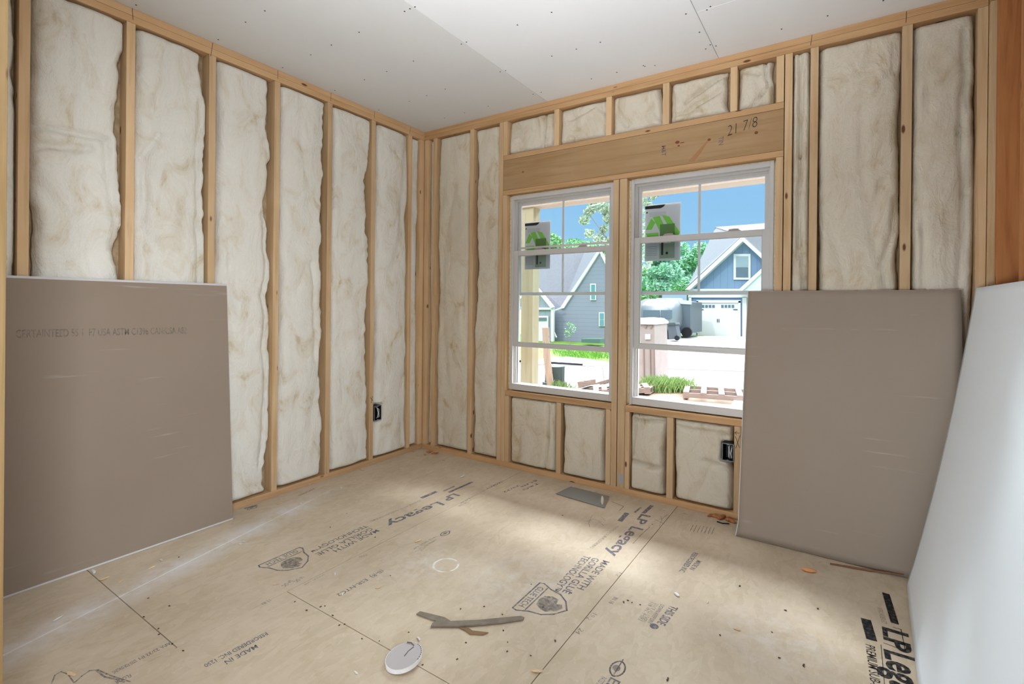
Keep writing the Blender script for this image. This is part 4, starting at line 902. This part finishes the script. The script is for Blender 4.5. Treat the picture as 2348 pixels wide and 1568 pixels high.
for a_, c_ in zip(secs, secs[1:]):
    for k in range(20): b.faces.new((a_[k], a_[(k+1) % 20], c_[(k+1) % 20], c_[k]))
b.faces.new(secs[0]); b.faces.new(secs[-1][::-1]); finish(b, 'shell', SILV, tr, smooth=True)
# front window band
b = BM()
for (u0, u1) in ((1474, 1512), (1515, 1540)): prism(b, [P3(u, v, YT-.05) for u, v in ((u0, 711), (u1, 711), (u1, 730), (u0, 730))], (0, .1, 0))
finish(b, 'front_window', PANE, tr)
b = BM(); prism(b, [P3(u, v, YT+.6) for u, v in ((1468, 690), (1480, 685), (1530, 684), (1546, 692), (1543, 709), (1466, 709))], (0, .2, 0)); finish(b, 'front_cap', SILW, tr)
b = BM()
for (u0, u1) in ((1502, 1529), (1532, 1558)): prism(b, [P3(u, v, YT+3) for u, v in ((u0+3, 683), (u1-2, 683), (u1, 690), (u0, 690))], (0, .8, 0))
finish(b, 'roof_vent', SILW, tr)
b = BM(); prism(b, [P3(u, v, YT+1.5) for u, v in ((1543, 688), (1583, 692), (1583, 764), (1546, 764))], (0, 2.6, 0)); finish(b, 'side_body', mat('side_grey', (.13, .16, .19), .4, .4), tr)
b = BM(); prism(b, [P3(u, v, YT+1.45) for u, v in ((1543, 686), (1583, 690), (1583, 698), (1543, 696))], (0, .3, 0)); finish(b, 'roof_edge', SILW, tr)
b = BM(); prism(b, [P3(u, v, YT+1.45) for u, v in ((1544, 706), (1551, 706), (1553, 729), (1546, 729))], (0, .05, 0)); finish(b, 'side_window', PANE, tr)
b = BM(); prism(b, [P3(u, v, YT-.3) for u, v in ((1509, 735), (1524, 733), (1526, 762), (1512, 758))], (0, .1, 0)); finish(b, 'front_cover', mat('cover_tan', (.33, .31, .29), .7), tr)
b = BM(); c_ = P3(1574, 762, YT+1.3); disc(b, c_, .27, .2, 20, 1); finish(b, 'wheel', BLACK, tr)
b = BM(); box(b, (x0+.2, YT-.2, GZ), (x1-.2, YT+1, zb+.1)); finish(b, 'underbody', mat('under', (.04, .04, .05), .8), tr)
# wheelie bin
b = BM(); P = [P3(u, v, 20.5) for u, v in ((1531, 743), (1548, 742), (1555, 777), (1534, 778))]; prism(b, P, (0, .6, 0)); bn = thing('wheelie_bin', (P[3].x+.2, 20.5, GZ), 'dark grey wheeled bin standing beside the trailer', 'bin'); finish(b, 'bin_body', mat('bin', (.10, .11, .13), .6), bn)
b = BM(); prism(b, [P3(u, v, 20.4) for u, v in ((1529, 745), (1531, 740), (1547, 739), (1550, 744))], (0, .75, 0)); finish(b, 'lid', mat('bin_lid', (.07, .08, .09), .6), bn)
b = BM(); disc(b, P3(1552, 775, 20.45), .12, .1, 14, 1); finish(b, 'wheel', BLACK, bn)
# tan cabinet with white lid
YP = 7.0
TAN = m_plain('tan_panel', (.36, .30, .28), 4, .06)
pb = thing('portable_toilet', (P3(1484, 880, YP).x, YP, GZ), 'tan ribbed portable toilet with white lid beside the road', 'portable toilet')
b = BM(); prism(b, [P3(u, v, YP) for u, v in ((1455, 744), (1500, 744), (1504, 884), (1450, 888))], (0, .9, 0)); finish(b, 'cabin', TAN, pb)
b = BM(); prism(b, [P3(u, v, YP-.05) for u, v in ((1452, 743), (1452, 734), (1462, 729), (1490, 731), (1501, 739), (1501, 744))], (0, 1, 0)); finish(b, 'lid', TRIM, pb)
b = BM()
for u0 in (1474, 1489, 1497): prism(b, [P3(u, v, YP-.03) for u, v in ((u0, 795), (u0+2, 795), (u0+3.5, 884), (u0+1.5, 884))], (0, .03, 0))
for u0 in (1476, 1489): prism(b, [P3(u, v, YP-.03) for u, v in ((u0, 746), (u0+7, 746), (u0+5, 752), (u0+2, 752))], (0, .03, 0))
finish(b, 'rib', mat('tan_rib', (.26, .19, .165), .8), pb)
b = BM(); prism(b, [P3(u, v, YP-.03) for u, v in ((1479, 766), (1491, 766), (1491, 778), (1479, 778))], (0, .03, 0)); finish(b, 'notice', TRIM, pb)
# porch post and beam
PY = 1.35
POST = wood('porch_pine', 2, (.37, .335, .235), (.31, .28, .18), knots=False); 
pl = atY(1193, 700, PY).x; pr_ = atY(1221, 700, PY).x
b = BM(); box(b, (pr_-.15, PY, -.3), (pr_, PY+.14, 2.45), .004); tag(finish(b, 'porch_post', POST), 'yellow-tan square porch post seen through the left window', 'post')
zb_ = (atY(1223, 473, PY).z+atY(1755, 413, PY).z)/2
b = BM(); box(b, (-3.2, PY-.02, zb_), (6.0, PY+.16, zb_+.26), .004); tag(finish(b, 'porch_beam', wood('beam_pine', 0, (.42, .35, .31), (.37, .30, .26), knots=False)), 'pinkish porch beam across the top of both windows', 'beam')
b = BM(); box(b, (-3.2, .12, -.33), (6, PY+.25, -.25)); struct(finish(b, 'porch_floor', CONC))
# old post, stump and utility cover through the left window
b = BM(); tube(b, [G(1263, 890)+Vector((0, 0, 0)), atY(1254, 820, G(1263, 890).y), atY(1251, 751, G(1263, 890).y)], .075, 10); tag(finish(b, 'wooden_stake', wood('weathered', 2, (.34, .26, .20), (.25, .19, .15))), 'slim weathered wooden stake standing in the yard', 'stake')
c_ = G(1272, 884); b = BM(); rr = .2
for k, (z_, s_) in enumerate(((0, 1.15), (.1, 1.15), (.101, 1.0), (.42, .92))): pass
prism(b, [(c_.x+.26*math.cos(t), c_.y+.26*math.sin(t), GZ) for t in [k*math.pi/10 for k in range(20)]], (0, 0, .08)); prism(b, [(c_.x+.2*math.cos(t)*(1+.04*(k % 2)), c_.y+.2*math.sin(t)*(1+.04*(k % 2)), GZ+.08) for k, t in enumerate([k*math.pi/14 for k in range(28)])], (0, 0, .33))
tag(finish(b, 'utility_pedestal', mat('pedestal_green', (.06, .08, .075), .7)), 'dark green ribbed utility pedestal behind the wooden stake', 'pedestal')
b = BM(); q = G(1366, 783); P = [atY(u, v, 15.8) for u, v in ((1333, 777), (1376, 777), (1376, 787), (1333, 785))]; prism(b, P, (0, .6, 0)); tag(finish(b, 'utility_cabinet', mat('cab_green', (.09, .15, .14), .6)), 'low green utility cabinet before the grey house', 'utility cabinet')
# white panels and scrap pallets
b = BM(); prism(b, [atY(u, v, 5.2) for u, v in ((1363, 836), (1379, 833), (1385, 872), (1366, 878))], (0, .05, 0)); tag(finish(b, 'white_panel', TRIM), 'white board leaning outside, left of the dark gap', 'panel', 'white boards outside the left window')
b = BM(); prism(b, [atY(u, v, 5.2) for u, v in ((1381, 834), (1402, 831), (1402, 868), (1386, 872))], (0, .05, 0)); tag(finish(b, 'white_panel', TRIM), 'white board leaning outside at the right edge of the left window', 'panel', 'white boards outside the left window')
PAL = wood('pallet_wood', 0, (.28, .22, .20), (.2, .15, .135), knots=False)
def pallet(cx, cy, rz_, tilt_, label, L_=1.2, W_=1.0):
    r = thing('pallet', (cx, cy, GZ), label, 'pallet', 'wooden pallets lying in the yard')
    M = Matrix.Translation((cx, cy, GZ+.01)) @ Matrix.Rotation(rz_, 4, 'Z') @ Matrix.Rotation(tilt_, 4, 'Y')
    def pc(lo, hi, nm):
        b = BM(); box(b, lo, hi); bmesh.ops.transform(b, matrix=M, verts=b.verts[:]); finish(b, nm, PAL, r)
    for k in range(7): pc((k*(L_-.1)/6, 0, .10), (k*(L_-.1)/6+.1, W_, .118), 'deck_board')
    for k in range(3): pc((0, k*(W_-.04)/2, .018), (L_, k*(W_-.04)/2+.04, .10), 'stringer')
    for k in range(3): pc((k*(L_-.1)/2, 0, 0), (k*(L_-.1)/2+.1, W_, .017), 'bottom_board')
p = G(1566, 914); pallet(p.x, p.y, math.radians(12), 0, 'wooden pallet lying on the dirt outside the right window', 1.9, .9)
p = G(1326, 890); pallet(p.x, p.y, math.radians(-5), -.22, 'tilted broken pallet in the debris outside the left window', 1.1, .5)
p = G(1362, 912); pallet(p.x, p.y, math.radians(25), -.1, 'lower broken pallet in the debris outside the left window', 1.0, .5)
p = G(1425, 899); pallet(p.x, p.y, math.radians(5), 0, 'dark pallet end beside the portable toilet', .55, .4)
b = BM(); P = [G(u, v) for u, v in ((1685, 918), (1730, 905), (1750, 950), (1672, 942))]; prism(b, [Vector((p.x, p.y, GZ)) for p in P], (0, 0, .04)); tag(finish(b, 'white_panel', TRIM), 'white board flat on the ground behind the leaning sheet edge', 'panel')

# ---- vegetation
def m_leaf(name, c, var=.25, trans=.3):
    m = mat(name, c, .6, spec=.2); t = m.node_tree; P_ = t.nodes['Principled BSDF']; tcx = coords(t, (1, 1, 1)); n = noi(t, tcx, 1.6, 4)
    r_ = ramp(t, [(.3, tuple(x*(1-var) for x in c)), (.7, tuple(min(1, x*(1+var)) for x in c))]); t.links.new(n.outputs[0], r_.inputs[0]); t.links.new(r_.outputs[0], P_.inputs['Base Color'])
    return m
LEAFA = m_leaf('pale_leaves', (.42, .52, .38)); LEAFB = m_leaf('green_leaves', (.24, .45, .22)); LEAFC = m_leaf('bluish_leaves', (.34, .60, .42)); BARK = mat('bark', (.22, .19, .17), .9)
def cloud(b, c, rad, n, s, sq=(1, 1, 1)):
    for _ in range(n):
        while True:
            d = Vector([random.uniform(-1, 1) for _ in range(3)])
            if d.length < 1: break
        d = d.normalized()*d.length**.5
        p = Vector(c)+Vector((d.x*rad*sq[0], d.y*rad*sq[1], d.z*rad*sq[2]))
        a = Vector([random.gauss(0, 1) for _ in range(3)]).normalized(); e = a.orthogonal().normalized(); ss = s*random.uniform(.6, 1.3)
        b.faces.new([b.verts.new(q) for q in (p-a*ss, p+e*ss*.5, p+a*ss, p-e*ss*.5)])
def tree(loc, h, crowns, label, leafm, leafs, n, trunk_r, branches=()):
    r = thing('tree', loc, label, 'tree', 'trees outside the windows')
    b = BM(); tube(b, [Vector(loc), Vector(loc)+Vector((.05, 0, h*.5)), Vector(loc)+Vector((0, .1, h))], trunk_r, 8, trunk_r*.4)
    for br in branches: tube(b, br, trunk_r*.35, 6, trunk_r*.1)
    finish(b, 'trunk', BARK, r)
    b = BM()
    for (c_, rad, k, sq) in crowns: cloud(b, c_, rad, int(n*k), leafs, sq)
    o = finish(b, 'foliage', leafm, r); o['kind'] = 'stuff'; return r
# sparse tree whose trunk stands behind the posts between the windows
YT1 = 9.5; base = G(1428, 850); 
cr = [((atY(u, v, YT1)), rad, 1, (1, .6, .8)) for u, v, rad in ((1365, 470, .22), (1340, 505, .16), (1352, 535, .14), (1388, 478, .2), (1398, 500, .2), (1372, 548, .16), (1395, 555, .16), (1350, 485, .14), (1385, 525, .12), (1480, 450, .30), (1500, 440, .2), (1520, 432, .14), (1475, 480, .3), (1470, 520, .3), (1474, 560, .3), (1472, 600, .3), (1360, 462, .12), (1420, 480, .4), (1435, 520, .4), (1425, 560, .3))]
brs = [[atY(1428, 600, YT1), atY(1400, 500, YT1), atY(1376, 462, YT1)], [atY(1428, 600, YT1), atY(1395, 545, YT1), atY(1368, 530, YT1)], [atY(1428, 620, YT1), atY(1455, 500, YT1), atY(1500, 440, YT1)], [atY(1428, 600, YT1), atY(1385, 538, YT1), atY(1350, 490, YT1)]]
tree((atY(1428, 800, YT1).x, YT1, GZ), 3.4, cr, 'sparse leafy tree across the street whose twigs show in both windows', LEAFA, .07, 110, .07, brs)
def blob_tree(u0, u1, vtop, vbot, y, label, leafm, n, s=.28, tv=770):
    cx = (u0+u1)/2; A, B_, T, Bo = atY(u0, vbot, y).x, atY(u1, vbot, y).x, atY(cx, vtop, y).z, atY(cx, vbot, y).z
    cs = []
    for k in range(16):
        uu, vv = random.uniform(u0+8, u1-8), random.uniform(vtop+10, vbot-8)
        cs.append((atY(uu, vv, y+random.uniform(-1, 1.5)), (B_-A)*random.uniform(.14, .24), 1/16., (1, 1, .8)))
    b0 = atY(cx, tv, y); loc = Vector((b0.x, y, GZ)); top_ = atY(cx, (vtop+vbot)/2, y)
    tree(loc, top_.z-GZ, cs, label, leafm, s, n, .16, [[top_-Vector((0, 0, 2)), atY(u0+15, vtop+30, y)], [top_-Vector((0, 0, 2)), atY(u1-15, vtop+30, y)]])
blob_tree(1465, 1560, 548, 672, 34, 'broad green tree behind the trailer in the right window', LEAFC, 9000)
blob_tree(1530, 1620, 560, 676, 64, 'green tree touching the roof of the blue house', LEAFC, 8000)
blob_tree(1440, 1520, 600, 690, 60, 'darker green tree far behind the trailer', LEAFB, 6000)
blob_tree(1215, 1300, 540, 600, 36, 'treetop showing above the grey house roof at left', LEAFB, 5000, .25, 740)
blob_tree(1300, 1420, 552, 610, 60, 'treetop showing above the grey house roof at right', LEAFB, 6000, .25, 740)
blob_tree(1378, 1404, 577, 604, 26, 'small pale tree at the side of the grey house', LEAFA, 1500, .12, 760)
# weeds and lawn tufts
def tuft(pts, n, h, mt, name, label, spread):
    b = BM()
    for (u, v) in pts:
        c_ = G(u, v)
        for _ in range(n):
            x, y = c_.x+random.gauss(0, spread), c_.y+random.gauss(0, spread*.6); a_ = random.uniform(0, 6.28); hh = h*random.uniform(.4, 1.1); w_ = .006
            l_ = Vector((math.cos(a_), math.sin(a_), 0)); e_x = Vector((-l_.y, l_.x, 0))*w_; p_ = Vector((x, y, GZ-.01))
            V = [p_-e_x, p_+e_x, p_+e_x*.7+l_*hh*.2+Vector((0, 0, hh*.6)), p_+l_*hh*.5+Vector((0, 0, hh))]
            b.faces.new([b.verts.new(q) for q in V])
    return tag(finish(b, name, mt), label, 'weeds', None, 'stuff')
tuft([(1490+k*8, 896-(k % 3)*2) for k in range(10)], 170, .28, m_leaf('weeds', (.22, .34, .12)), 'weeds', 'green weeds beside the road outside the right window', .12)
tuft([(1275+k*7, 893+(k % 2)*2) for k in range(4)], 40, .2, m_leaf('weeds2', (.18, .28, .1)), 'weeds', 'green weeds at the foot of the wooden stake', .1)
tuft([(1290+k*9, 806+(k % 4)*5) for k in range(13)], 120, .16, m_leaf('lawn_blades', (.13, .29, .04)), 'lawn_grass', 'bright lawn grass before the grey house', .32)
c_ = atY(1308, 752, 12.0); b = BM(); cloud(b, c_, .2, 70, .035); cloud(b, c_-Vector((.1, 0, .2)), .14, 40, .035); r = thing('sapling', (c_.x, 12.0, GZ), 'thin green sapling before the grey siding', 'sapling'); finish(b, 'leaves', LEAFB, r); b = BM(); tube(b, [(c_.x, 12.0, GZ), c_], .012, 6); finish(b, 'stem', BARK, r)

for o in COL.objects:
    if '_o' in o: del o['_o']
